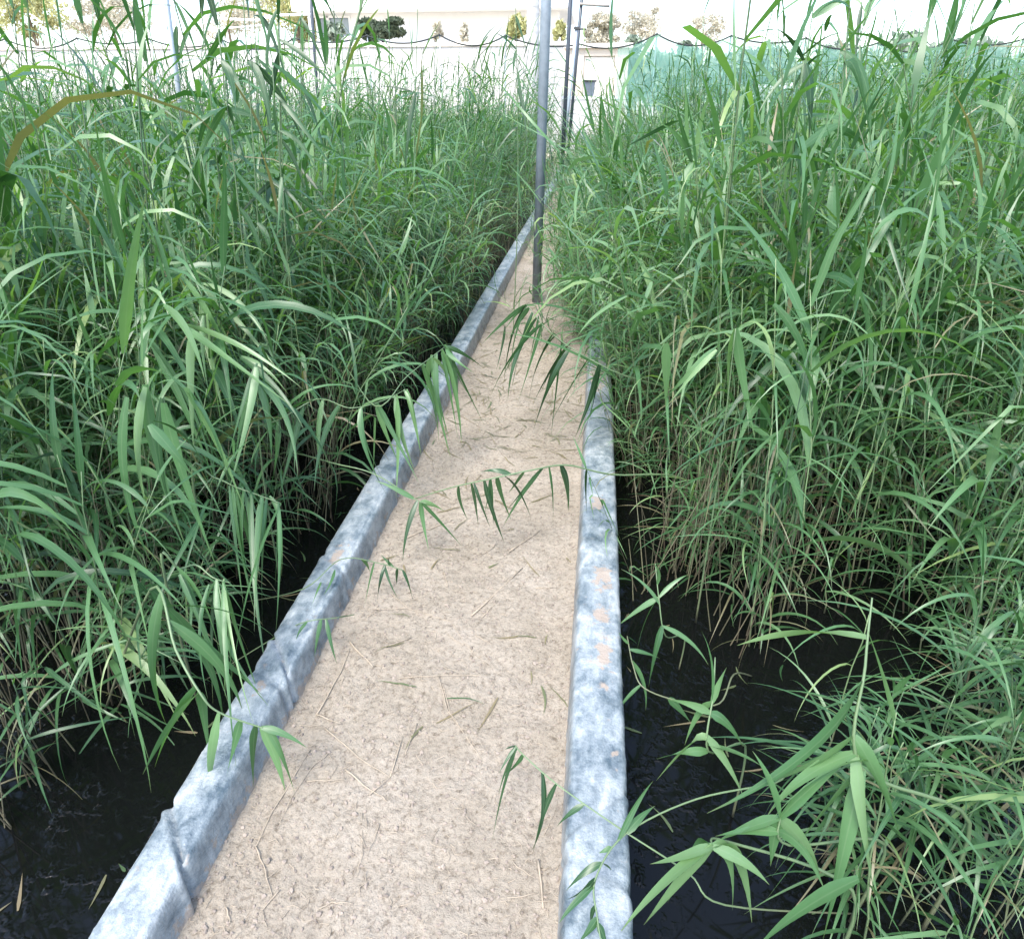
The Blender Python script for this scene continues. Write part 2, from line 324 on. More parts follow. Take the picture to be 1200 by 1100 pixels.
spots = []                                            # x, y, height, rotation, lean
def near_edge_left(y): return (-1.26 if y < 2.9 else -1.26 + .2 * min(1, (y - 2.9) / .7)) - (0.22 if 6.2 < y < 7.6 else 0) - 0.10 * math.sin(y * 1.9 + 0.5) - 0.07 * math.sin(y * 4.3)
def near_edge_right(y): return (0.30 if y < 2.9 else 0.20) + 0.07 * math.sin(y * 2.7) + 0.05 * math.sin(y * 5.1 + 1)
def front_gap_left(x, y):                              # open water in front of the left bed
    return y < 0.55 or (y < 2.3 and x > -1.36 - 0.05 * math.sin(11 * y)) or (y < 1.5 and x > -1.42)
def front_gap_right(x, y):
    return y < 2.02 + 0.16 * math.sin(7 * x) + 0.10 * math.sin(17 * x + 1)
def in_view(x, y, z, pad=90):
    u, v, w = proj((x, y, z)); return w > 0.15 and -pad < u < 1200 + pad and v < 1100 + 1.4 * pad
def fill(side, y0, y1, dens, xfar):
    area = (y1 - y0) * xfar
    for _ in range(int(area * dens)):
        y = rng.uniform(y0, y1); x = rng.uniform(0.15, xfar)
        x = -1.0 - x if side < 0 else x
        if side < 0 and x > near_edge_left(y): continue
        if side > 0 and x < near_edge_right(y): continue
        if not (in_view(x, y, 0.9) or in_view(x, y, 0.2) or in_view(x, y, WZ)): continue
        if noise.noise(Vector((x * 1.3, y * 1.3, 3 + side))) < -0.28 and rng.uniform() < 0.7: continue
        if side < 0:
            d = near_edge_left(y) - x
            if front_gap_left(x, y): continue
            h = rng.normal(1.22, 0.13) if d > 0.35 else rng.normal(0.98, 0.14)
            if y > 9: h += 0.06
            rot = R(-38) + rng.normal(0, 0.75); lean = (rng.normal(0.06, 0.07), rng.normal(-0.05, 0.06))
            if d < 0.3: lean = (lean[0] + 0.10 + (rng.uniform(0, .25) if y > 2.9 else 0), lean[1])
            if y < 1.9: lean = (lean[0] + rng.uniform(.0, .22), lean[1]); rot = R(-20) + rng.normal(0, .6)
        else:
            d = x - near_edge_right(y)
            if front_gap_right(x, y) and not ((0.66 < x < 1.9 and 0.72 < y < 1.32 + 0.25 * (x - .6)) or (x > 1.15 and y > 1.1)) : continue
            h = (rng.normal(1.28, 0.15) if d > 0.4 else rng.normal(1.0, 0.15)) + min(0.20, 0.05 * x) - (0.10 if y > 6 else 0)
            if front_gap_right(x, y): h = rng.normal(0.58, 0.11) + 0.25 * max(0, x - .9)
            rot = R(-125) + rng.normal(0, 0.95); lean = (rng.normal(-0.05, 0.07), rng.normal(-0.05, 0.06))
            if y > 4.4 and d < 0.7: lean = (lean[0] - rng.uniform(.10, .55), lean[1])
            elif d < .35: lean = (lean[0] - rng.uniform(0, .18), lean[1])
        front = (side > 0 and 1.5 < y < 2.55) or (side < 0 and y < 2.3 and -1.9 < x)
        if (d < 0.32 and rng.uniform() < 0.4) or (front and rng.uniform() < (0.68 if side > 0 else 0.45)):
            h *= rng.uniform(0.35, 0.7); lean = (lean[0] + (0.2 if side < 0 else -0.2) * rng.uniform(), lean[1] - .15 * rng.uniform())
        tall = rng.uniform()
        if y > 9 and tall > 0.87: h *= rng.uniform(1.2, 1.75)
        if side < 0 and x < -1.9 and 2.4 < y < 6 and tall > 0.93: h *= rng.uniform(1.35, 1.85)
        if y > 1.8 and d > 0.25 and tall < (0.035 if side < 0 else 0.045): h *= rng.uniform(1.25, 1.6)
        spots.append((x, y, max(0.4, h), rot, lean, side))
fill(-1, 0.55, 6.5, 112, 6.5); fill(1, 0.72, 6.5, 125, 5.5)
fill(-1, 6.5, 12, 70, 9.5); fill(1, 6.5, 12, 70, 8.5)
fill(-1, 12, 21.5, 46, 16.5); fill(1, 12, 21.5, 46, 14.5)

for _ in range(1000):
    y = 5.6 + 15 * rng.uniform() ** 1.1; x = rng.uniform(-.25, .28) if rng.uniform() < .7 else rng.uniform(-.72, .1)
    if y < 7.5 and x < -.22: continue
    if abs(x + .6) < .12 and abs(y - 13) < .6: continue
    spots.append((x, y, rng.uniform(.35, .85) * (1.25 if y > 8 else 1) if x < .15 else rng.uniform(.7, 1.15), rng.uniform(0, 6.28), (rng.normal(-.18, .2), rng.normal(-.1, .2)), 1))
for _ in range(70):
    y = rng.uniform(4.0, 6.4); x = rng.uniform(.02, .29)
    spots.append((x, y, rng.uniform(.4, .95), rng.normal(3.3, .9), (rng.normal(-.30, .15), rng.normal(-.12, .15)), 1))
def dist(s): return math.dist((s[0], s[1], s[2] * 0.6 + WZ), (0, 0, H))
spots.sort(key=dist)
vis = [s for s in spots if not (s[0] < .3 and s[0] > -.8) and in_view(s[0], s[1], WZ + s[2] * 0.7, 20)]
N_IND = 178
own = set(id(s) for s in vis[:N_IND])

REED_LABELS = {
    (-1, 0): ('slender green reed with arching leaves at the dark water edge left of the path', 'reeds along the water edge of the left pond'),
    (-1, 1): ('leafy green reed deeper inside the dense bed left of the sandy path', 'reeds inside the left bed near the front'),
    (-1, 2): ('tall reed standing well above its neighbours in the bed left of the path', 'tall reeds of the left bed'),
    (1, 0): ('green reed with bent leaves at the dark water edge beside the right kerb', 'reeds along the water edge of the right pond'),
    (1, 1): ('leafy green reed deeper inside the dense bed right of the sandy path', 'reeds inside the right bed near the front'),
    (1, 2): ('tall reed standing well above its neighbours in the bed right of the path', 'tall reeds of the right bed'),
    (1, 3): ('short broad leaved reed of the clump in black water nearest the right kerb', 'short reeds of the clump in the right pond'),
}
def make_reed(i, x, y, h, rot, lean, label, group):
    st, fo = VAR0_ME[i]
    root = empty('reed', (x, y, WZ - 0.03)); root.rotation_euler = (-lean[1], lean[0], rot)
    root.scale = (0.85 + 0.25 * (h - 0.8), 0.85 + 0.25 * (h - 0.8), h)
    if h < 0.75: root.scale = (0.80, 0.80, h * 1.08)
    tag(root, label, 'reed', group)
    link('stem', st, root); link('foliage', fo, root)
    return root

# the rest of the bed: one mass that nobody could count
big = G(); n_ind = 0
for i, s in enumerate(spots):
    x, y, h, rot, lean, side = s
    if id(s) in own:
        d = (near_edge_left(y) - x) if side < 0 else (x - near_edge_right(y))
        k = 3 if (side > 0 and y < 1.75 and x < 1.7) else 2 if h > 1.68 else 0 if d < 0.35 else 1
        front = (side > 0 and 1.5 < y < 2.55) or (side < 0 and y < 2.3 and -1.9 < x)
        small = h < .78 and not (side > 0 and front_gap_right(x, y))
        pool = EDGE if small else (BIG if rng.uniform() < .0 else EDGE) if k == 3 else EDGE if ((d < 0.45 or front) and rng.uniform() < .75 and not (side < 0 and y < 1.7)) else BIG if k != 2 and rng.uniform() < ((.75 if y < 3 else .45) if side < 0 else .4) else SLIM
        make_reed(int(rng.choice(pool)), x, y, h, rot, lean, *REED_LABELS[(side, k)]); n_ind += 1
        continue
    V = VAR1 if y < 6.5 else VAR2
    a = V[int(rng.integers(0, len(V)))]
    sc = np.array([0.9 * h + 0.1, 0.9 * h + 0.1, h])
    for arr in a:
        C = arr[3].copy(); C[:, 0] = np.clip(C[:, 0] + rng.normal(0, 0.08), 0, 1)
        if arr is a[0]: C[:, 3] = -5
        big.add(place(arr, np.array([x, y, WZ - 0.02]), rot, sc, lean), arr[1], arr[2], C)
V, Q, T, C = big.arr()
stemv = C[:, 3] < -1; C[stemv, 3] = 1
me = mesh('reed_bed', V, Q, T, M['leaf'], C); me.materials.append(M['stem'])
fi = np.array(me.polygons, dtype=object) if False else None
pi = np.concatenate([stemv[Q[:, 0]], stemv[T[:, 0]] if len(T) else np.zeros(0, bool)]).astype(np.int32)
me.polygons.foreach_set('material_index', pi)
tag(link('reeds', me), 'dense mass of green reeds filling both ponds behind the front rows', 'reed bed', None, 'stuff')

# brown stems and dead leaves under the green
g = G()
def dead(x, y, h, r):
    lean = r.normal(0, 0.16, 2); k = 4; t = np.linspace(0, 1, k)
    pts = np.stack([x + lean[0] * h * t + r.normal(0, .01) * t * t, y + lean[1] * h * t, WZ - .02 + h * t], -1)
    C = np.zeros((k, 4)); C[:, 0] = r.uniform(); C[:, 2] = r.uniform(0.7, 1)
    g.tube(pts, np.linspace(0.0024, 0.0010, k), 4, False, C)
for y0, y1, dens in ((0.6, 4.2, 95), (4.2, 9, 40)):
    for side in (-1, 1):
        for _ in range(int((y1 - y0) * 1.6 * dens)):
            y = rng.uniform(y0, y1); off = abs(rng.normal(0.05, 0.45))
            x = near_edge_left(y) - off if side < 0 else near_edge_right(y) + off
            if side < 0 and front_gap_left(x, y): continue
            if side > 0 and front_gap_right(x, y): continue
            dead(x, y, rng.uniform(0.25, 0.75), rng)
tag(link('dry_stems', g.me('dry_stems', M['stem'])), 'tangle of thin brown dead stems low in the reed beds by the water', 'dry stems', None, 'stuff')

# hand placed reeds that lean over the path and the water
def leaf_to(g, b, t, W, arch=0.10, rnd=0.35, seg=10, face=None, r=random):
    b, t = np.asarray(b, float), np.asarray(t, float); Ln = np.linalg.norm(t - b)
    sv = np.cross(t - b, [0, 0, 1.0]); sv = sv / (np.linalg.norm(sv) + 1e-6)
    t = t + sv * r.gauss(0, .12) * Ln + np.array([0, 0, 1.0]) * r.gauss(0, .03) * Ln
    mid = (b + t) / 2 + np.array([0, 0, 1.0]) * arch * r.uniform(.5, 1.8) * Ln + (rt * r.gauss(0, .09) + hd * r.gauss(0, .09)) * Ln
    u = np.linspace(0, 1, seg + 1)[:, None]
    c = (1 - u) ** 2 * b + 2 * u * (1 - u) * mid + u ** 2 * t
    tg = np.gradient(c, axis=0); tg /= np.linalg.norm(tg, axis=1)[:, None]
    a = r.gauss(0.1, 0.45) if face is None else face
    ref = rt * math.cos(a) + hd * math.sin(a) + np.array([0, 0, 0.15])
    side = ref - tg * (tg @ ref)[:, None]; side /= np.linalg.norm(side, axis=1)[:, None]
    tw = np.linspace(0, r.gauss(0, 0.9), seg + 1)[:, None]; nn = np.cross(tg, side)
    s2 = side * np.cos(tw) + nn * np.sin(tw)
    ribbon(g, c, s2, np.cross(s2, tg), W, rnd, 0.0, 3, 0.22)
def hero(label, stem_pts, leaves, r0=0.0038, r1=0.0015, rnd=0.3, dry=0.0, group=None, extra=0.0):
    pts = [np.asarray(p, float) for p in stem_pts]; root = empty('reed', pts[0])
    # a smooth line through the points
    q = []
    for i in range(len(pts) - 1):
        p0, p1, p2, p3 = pts[max(0, i - 1)], pts[i], pts[i + 1], pts[min(len(pts) - 1, i + 2)]
        for u in np.linspace(0, 1, 7)[:-1]:
            q.append(0.5 * (2 * p1 + (p2 - p0) * u + (2 * p0 - 5 * p1 + 4 * p2 - p3) * u * u + (3 * p1 - p0 - 3 * p2 + p3) * u ** 3))
    q.append(pts[-1]); q = np.array(q); k = len(q)
    st, fo = G(), G(); C = np.zeros((k, 4)); C[:, 0] = 0.5; C[:, 2] = np.maximum(dry, np.clip(0.8 - np.linspace(0, 4, k), 0, 1))
    st.tube(q - pts[0], np.linspace(r0, r1, k), 6, True, C)
    for lf in leaves:
        lf = tuple(lf)
        b, t, W = np.asarray(lf[0], float), np.asarray(lf[1], float), lf[2]
        j = np.argmin(np.linalg.norm(q - b, axis=1))
        if np.linalg.norm(q[j] - b) < 0.16: b = q[j]                 # a leaf springs from the stem
        if extra and random.random() < extra:
            e = np.array([random.gauss(0, .035), random.gauss(0, .05), random.gauss(0, .02)]); f = random.uniform(.55, 1.0)
            leaf_to(fo, b - pts[0] + e * .25, b - pts[0] + (t - b) * f + e, W * random.uniform(.55, .9),   .12, min(.88, max(0, rnd + random.gauss(0, .2))))
        leaf_to(fo, b - pts[0], t - pts[0], W, lf[3] if len(lf) > 3 else 0.10, min(.88, max(0, rnd + random.gauss(0, 0.15))), face=lf[4] if len(lf) > 4 else None)
    link('stem', st.me('stem', M['stem']), root); link('foliage', fo.me('foliage', M['leaf']), root)
    return tag(root, label, 'reed', group)

def LV(zoom, b, t, zb, zt, W, *rest):                # leaf from picture points, at heights zb and zt
    x0, y0, s = zoom
    W *= 1.5 if W < .02 else 1.25 if W < .03 else 1.0
    return (P(x0 + b[0] / s, y0 + b[1] / s, zb), P(x0 + t[0] / s, y0 + t[1] / s, zt), W) + rest
Z6 = (440, 350, 4.286); Z7 = (420, 520, 4.0); Z3 = (170, 250, 2.79); Z8 = (580, 800, 2.79); ZL = (170, 800, 2.79); Z5 = (170, 560, 2.79); ZR = (580, 560, 2.79); ZN = (580, 250, 2.79)

hero('long reed leaning left across the path below the near pole, dark leaves hanging from it',
     [(0.62, 3.05, WZ), (0.52, 3.0, 0.25), P(717, 434, 0.50), P(650, 394, 0.58), P(617, 357, 0.62)],
     [LV(Z6, (830, 140), (685, 500), .56, .26, .024), LV(Z6, (725, 180), (540, 540), .56, .22, .020), LV(Z6, (885, 290), (785, 680), .54, .14, .019), LV(Z6, (970, 370), (880, 640), .52, .20, .015),
      LV(Z6, (860, 230), (765, 600), .55, .18, .016), LV(Z6, (780, 90), (670, 205), .58, .45, .019), LV(Z6, (1130, 340), (1020, 720), .50, .18, .026), LV(Z6, (700, 10), (530, 240), .62, .40, .020),
      LV(Z6, (800, 120), (690, 480), .57, .25, .017), LV(Z6, (650, 140), (600, 360), .58, .38, .010), LV(Z6, (880, 300), (800, 560), .53, .22, .020), LV(Z6, (760, 40), (640, 420), .6, .22, .012), LV(Z6, (840, 160), (700, 540), .56, .2, .014), LV(Z6, (900, 250), (860, 700), .55, .12, .012)], rnd=0.06, extra=.4)
hero('thin reed arching from the right pond across mid path, dark drooping leaf cluster',
     [(0.55, 2.55, WZ), (0.45, 2.5, 0.12), P(717, 556, .28), P(665, 545, .35), P(622, 551, .37), P(575, 561, .35), P(530, 571, .30), P(487, 584, .22)],
     [LV(Z7, (485, 200), (520, 370), .3, .14, .010), LV(Z7, (560, 170), (570, 395), .31, .13, .013), LV(Z7, (590, 175), (675, 430), .32, .1, .014), LV(Z7, (660, 175), (745, 385), .33, .13, .016),
      LV(Z7, (690, 170), (805, 330), .33, .17, .012), LV(Z7, (800, 120), (680, 390), .33, .13, .013), LV(Z7, (800, 120), (720, 280), .33, .2, .014), LV(Z7, (650, 160), (855, 178), .33, .31, .010),
      LV(Z7, (700, 160), (560, 145), .33, .36, .014, .2), LV(Z7, (920, 130), (905, 358), .32, .1, .017), LV(Z7, (935, 130), (965, 290), .32, .15, .014), LV(Z7, (1080, 135), (1070, 330), .31, .13, .012),
      LV(Z7, (760, 140), (690, 250), .33, .24, .014), LV(Z7, (640, 165), (610, 390), .33, .12, .010), LV(Z7, (870, 130), (880, 410), .33, .09, .008)], rnd=0.08, r0=.004, r1=.0018, extra=.3)
hero('pale reed reaching from the left pond to mid path, three leaves fanning down',
     [(-1.35, 2.5, WZ), (-1.3, 2.45, .15), P(400, 545, .30), P(442, 557, .28), P(485, 584, .24), P(500, 590, .23)],
     [LV(Z7, (290, 265), (185, 545), .23, .03, .015), LV(Z7, (295, 265), (338, 500), .23, .06, .014), LV(Z7, (300, 265), (485, 490), .23, .06, .013), LV(Z7, (310, 245), (405, 320), .24, .18, .016), LV(Z7, (250, 255), (90, 160), .25, .30, .015)], rnd=.45)
hero('reed bending over the left kerb with a fan of long straight leaves hanging down',
     [(-1.30, 3.3, WZ), (-1.26, 3.25, .25), P(440, 476, .52), P(478, 440, .55), P(522, 406, .56)],
     [LV(Z6, (230, 380), (325, 775), .52, .12, .024), LV(Z6, (300, 300), (400, 730), .54, .14, .024), LV(Z6, (335, 260), (425, 725), .55, .14, .026), LV(Z6, (350, 255), (410, 560), .55, .26, .022), LV(Z6, (370, 245), (545, 350), .56, .46, .018),
      LV(Z6, (370, 240), (570, 660), .56, .10, .013), LV(Z6, (270, 340), (300, 480), .53, .36, .018)], rnd=.45, extra=.5)
hero('reed arching low over dark water to the left kerb, five leaves hanging over its edge',
     [(-1.75, 2.5, WZ), (-1.72, 2.45, .2), P(313, 497, .42), P(371, 468, .50), P(410, 478, .48), P(447, 470, .47), P(476, 456, .46)],
     [LV(Z3, (420, 690), (410, 940), .44, .14, .022), LV(Z3, (520, 640), (440, 930), .48, .16, .020), LV(Z3, (560, 630), (575, 860), .5, .24, .02), LV(Z3, (730, 670), (800, 930), .47, .2, .022), LV(Z3, (820, 600), (880, 900), .46, .14, .024), LV(Z3, (780, 640), (855, 900), .46, .16, .02),
      LV(Z6, (100, 490), (190, 870), .46, .16, .024), LV(Z6, (150, 450), (215, 790), .46, .2, .022), LV(Z6, (50, 550), (140, 870), .46, .18, .022), LV(Z3, (560, 610), (400, 700), .5, .4, .022), LV(Z3, (600, 650), (540, 900), .48, .2, .02)], rnd=.45, extra=.6)
hero('jointed reed creeping out of the left pond over the near kerb, dark leaves hanging',
     [(-1.45, 1.35, WZ), P(177, 690, .42), P(206, 761, .38), P(234, 811, .32), P(256, 834, .27), P(306, 852, .22), P(318, 856, .21)],
     [LV(ZL, (310, 130), (272, 315), .24, .10, .016), LV(ZL, (355, 140), (345, 320), .23, .08, .017), LV(ZL, (385, 148), (465, 345), .22, .05, .019), LV(ZL, (400, 150), (505, 362), .22, .04, .013), LV(ZL, (385, 146), (530, 207), .22, .17, .014),
      LV(ZL, (170, 30), (50, 240), .33, .05, .028), LV(ZL, (170, 30), (180, 330), .33, .0, .022), LV(ZL, (235, 95), (225, 330), .28, .02, .022), LV(ZL, (160, 20), (20, 260), .33, .05, .022),
      LV(Z5, (130, 430), (60, 830), .38, .0, .03), LV(Z5, (160, 440), (200, 800), .38, .0, .03), LV(Z5, (180, 450), (295, 720), .37, .1, .026), LV(Z5, (200, 450), (380, 690), .37, .12, .022), LV(Z5, (180, 440), (425, 510), .38, .3, .022), LV(Z5, (60, 400), (100, 560), .4, .2, .03)], rnd=.45, r0=.004)
hero('thin reed lying across the right kerb in front, narrow leaves along its bent tip',
     [(.95, 1.0, WZ), P(960, 905, .12), P(906, 918, .17), P(816, 936, .19), P(734, 976, .19), P(698, 1029, .17), P(700, 1075, .15), P(706, 1110, .14)],
     [LV(Z8, (350, 580), (222, 642), .18, .14, .012, .05, 1.2), LV(Z8, (330, 630), (238, 722), .17, .13, .013, .05, 1.2), LV(Z8, (325, 660), (215, 795), .17, .12, .011, .05, 1.0), LV(Z8, (390, 525), (338, 552), .19, .17, .009, .05, 1.2),
      LV(Z8, (345, 570), (382, 612), .18, .15, .006), LV(Z8, (340, 760), (272, 850), .15, .12, .013), LV(Z8, (320, 720), (318, 790), .16, .12, .008), LV(Z8, (345, 790), (360, 880), .15, .12, .011), LV(Z8, (400, 500), (460, 285), .19, .3, .010), LV(Z8, (440, 480), (530, 410), .19, .2, .014)], rnd=.2, r0=.0026)
hero('wiry reed stretching left across the right kerb, thread thin leaves over the sand',
     [(.72, 1.0, WZ), P(850, 1060, .05), P(806, 1022, .12), P(723, 968, .18), P(652, 918, .20), P(613, 884, .22), P(604, 873, .22)],
     [LV(Z8, (70, 205), (5, 280), .22, .18, .006), LV(Z8, (72, 210), (36, 530), .22, .02, .009), LV(Z8, (95, 240), (30, 360), .21, .12, .008), LV(Z8, (142, 295), (85, 530), .2, .03, .010), LV(Z8, (202, 340), (128, 570), .2, .03, .009), LV(Z8, (280, 400), (200, 465), .19, .16, .010), LV(Z8, (40, 135), (30, 215), .24, .22, .004), LV(Z8, (10, 260), (12, 370), .2, .1, .005)], rnd=.12, r0=.0022)
hero('stout reed of the front right clump, its broad pale leaves arching over black water',
     [(.62, .86, WZ), (.60, .87, .1), P(850, 985, .26), P(836, 992, .30)],
     [LV(Z8, (710, 540), (400, 790), .30, .10, .027, .22, .8), LV(Z8, (700, 545), (515, 632), .29, .20, .022, .3, .9), LV(Z8, (720, 540), (765, 775), .30, .12, .026, .25), LV(Z8, (735, 560), (845, 830), .29, .02, .028, .28), LV(Z8, (690, 560), (570, 760), .28, .06, .026, .25), LV(Z8, (700, 570), (510, 850), .28, .02, .03, .25), LV(Z8, (740, 580), (885, 632), .29, .22, .02, .15)], rnd=.72, r0=.005)
hero('tall jointed reed of the front right clump, two long leaves bowed kerbwards',
     [(.86, .98, WZ), (.84, .98, .2), P(1010, 900, .44), P(1014, 780, .62), P(1022, 700, .72)],
     [LV(Z8, (1200, 10), (690, 390), .60, .28, .036, .14, .9), LV(ZR, (1196, 515), (770, 602), .62, .50, .024, .12, 1.2), LV(Z8, (1190, 640), (840, 850), .36, .16, .036, .15, 1.0), LV(Z8, (1180, 330), (880, 400), .46, .34, .026, .2, 1.0), LV(Z8, (1190, 200), (830, 350), .5, .32, .022, .22, .8), LV(Z8, (1190, 420), (930, 660), .4, .2, .028, .2, .9), LV(Z8, (1180, 500), (1120, 830), .38, .1, .028, .2), LV(Z8, (1190, 300), (1240, 700), .5, .2, .034, .3), LV(Z8, (1190, 180), (1330, 500), .5, .3, .034, .3)], rnd=.6, r0=.0055)
hero('slender reed of the front right clump with a sharply folded pale leaf',
     [(.70, .98, WZ), (.70, .98, .1), P(925, 990, .28), P(914, 958, .36)],
     [LV(Z8, (935, 450), (720, 530), .36, .26, .026, .12, .9), LV(Z8, (930, 450), (1065, 650), .36, .16, .024, .1), LV(Z8, (940, 460), (900, 600), .36, .22, .018), LV(Z8, (930, 500), (720, 500), .34, .28, .02, .2, 1.0), LV(Z8, (980, 180), (840, 225), .5, .46, .024, .12, 1.1), LV(Z8, (980, 180), (1130, 220), .5, .44, .024, .12, 1.1), LV(Z8, (960, 520), (1080, 700), .33, .18, .02)], rnd=.7, r0=.0045)
hero('pale reed stem standing in black water beside the right kerb with paired curved leaves',
     [(.47, 1.22, WZ), (.45, 1.2, .1), P(830, 880, .22), P(836, 812, .34), P(838, 770, .38)],
     [LV(Z8, (705, 70), (655, 235), .30, .18, .014, .3), LV(Z8, (700, 160), (520, 290), .26, .16, .018, .35, .8), LV(Z8, (705, 110), (805, 190), .28, .2, .018, .25, .9), LV(Z8, (695, 170), (805, 330), .25, .12, .016, .15), LV(Z8, (690, 225), (870, 275), .24, .16, .016, .12), LV(Z8, (700, 85), (560, 40), .3, .34, .014, .1), LV(ZR, (715, 735), (760, 620), .36, .42, .012), LV(ZR, (715, 735), (690, 490), .36, .5, .006), LV(Z8, (670, 320), (530, 250), .2, .22, .016, .15)], rnd=.6, r0=.0034)
hero('forked bare reed lying over the dark water near the right kerb, curled leaf tips',
     [(.62, 1.75, WZ), P(860, 790, .02), P(843, 824, .05), P(800, 822, .08), P(755, 806, .12), P(742, 780, .14), P(735, 745, .16)],
     [LV(ZR, (470, 680), (395, 800), .12, .06, .008), LV(ZR, (440, 600), (470, 770), .14, .0, .01), LV(ZR, (430, 545), (405, 500), .16, .2, .006), LV(ZR, (570, 715), (640, 800), .08, .0, .016), LV(ZR, (440, 560), (530, 580), .15, .1, .009, .3)], rnd=.5, dry=.5, r0=.0028)
hero('thin reed by the right kerb with wiry arched leaves over dark water',
     [(.38, 1.75, WZ), (.38, 1.75, -.05), P(780, 745, .06), P(772, 700, .18), P(768, 660, .26)],
     [LV(ZR, (545, 430), (410, 300), .18, .26, .008, .2), LV(ZR, (530, 395), (400, 500), .18, .06, .014, .2), LV(ZR, (535, 390), (450, 545), .18, .0, .013), LV(ZR, (550, 500), (515, 690), .1, -.08, .018), LV(ZR, (570, 505), (700, 600), .1, .0, .012), LV(ZR, (535, 385), (640, 320), .19, .24, .010), LV(ZR, (530, 340), (515, 270), .22, .32, .008)], rnd=.5, r0=.0028)
hero('small reed tip drooping over the left kerb onto sand, short dark leaves',
     [(-1.25, 1.9, WZ), P(355, 690, .12), P(400, 655, .16), P(445, 660, .13), P(472, 668, .10)],
     [LV(Z7, (30, 500), (45, 612), .14, .04, .009), LV(Z7, (180, 580), (178, 660), .1, .03, .008), LV(Z7, (215, 590), (230, 745), .1, .01, .009), LV(Z7, (115, 625), (150, 735), .12, .02, .007), LV(Z7, (65, 625), (35, 755), .12, .02, .007), LV(Z7, (105, 630), (105, 770), .12, .02, .009), LV(Z7, (160, 580), (95, 525), .11, .13, .008), LV(Z7, (150, 560), (150, 515), .11, .14, .008)], rnd=.2, r0=.0018)
hero('broken reed tip lying over the left kerb edge with four short leaves',
     [(-1.2, 1.5, WZ), P(330, 742, .06), P(360, 728, .13), P(392, 724, .12), P(415, 720, .09)],
     [LV(Z5, (575, 470), (560, 590), .11, .03, .010), LV(Z5, (585, 475), (632, 605), .11, .01, .010), LV(Z5, (530, 480), (495, 535), .12, .1, .008), LV(Z5, (620, 460), (690, 445), .1, .09, .007), LV(Z5, (575, 340), (530, 430), .13, .11, .008), LV(Z5, (620, 300), (600, 380), .13, .11, .008)], rnd=.2, r0=.0016)
for lab, top, base, lv, rn in (
    ('reed at the left with very long pale blue green leaves pouring down over the bed', (165, 300, 1.0), (-.22, .10), [((20, 190), (150, 740), .040), ((130, 215), (330, 690), .036), ((80, 120), (270, 480), .028), ((15, 60), (190, 300), .026), ((60, 300), (160, 560), .03)], .75),
    ('reed at the left with light green strap leaves hanging straight over the water', (235, 335, .9), (-.15, .12), [((225, 250), (345, 700), .034), ((110, 360), (520, 600), .026), ((200, 330), (300, 720), .028), ((240, 270), (420, 520), .024), ((150, 400), (215, 800), .03)], .9),
    ('nearest reed at the left, broad dark blades falling past the frame of the bed', (140, 420, .85), (-.20, .05), [((15, 410), (180, 960), .042), ((130, 570), (300, 977), .038), ((15, 690), (160, 870), .04), ((0, 560), (110, 1080), .046), ((60, 620), (210, 1150), .036), ((-60, 600), (40, 1150), .04)], .45),
    ('reed at the left edge of the open water with drooping mid green blades', (300, 430, .75), (-.12, .10), [((330, 480), (420, 820), .024), ((340, 500), (290, 800), .022), ((370, 520), (480, 860), .022), ((300, 560), (250, 900), .024), ((310, 470), (540, 700), .020)], .5)):
    tp = P(*top); b = np.array([tp[0] + base[0], tp[1] + base[1], WZ])
    hero(lab, [b, b + (tp - b) * np.array([.25, .25, .55]), tp], [LV(Z3, p, q, top[2] * .97, max(.18, top[2] - .0016 * max(0, (q[1] - p[1])) * .6), W * .8, .14) for p, q, W in lv], rnd=rn, r0=.0045, extra=.9)
hr = np.random.default_rng(5)
for lab, x0, y0, dx, n in (('reed bowed over the narrow water by the left kerb, thin leaves hanging to the surface', 225, 560, 26, 8), ('reed behind the jointed one at left, long thin leaves trailing toward the kerb', 190, 660, 20, 8)):
    st0 = [P(x0 + dx * i, y0 + 6 * i + hr.normal(0, 5), .46 - .02 * i) for i in range(5)]
    b = np.array([st0[0][0] - .12, st0[0][1] + .12, WZ]); lv = []
    for i in range(n):
        u = hr.uniform(.2, 4); px, py = x0 + dx * u, y0 + 6 * u
        lv.append((P(px, py, .45), P(px + hr.uniform(-5, 55), py + hr.uniform(110, 230), hr.uniform(.02, .16)), hr.uniform(.014, .024), .12))
    hero(lab, [b] + st0, lv, rnd=.5, r0=.004, extra=.7)
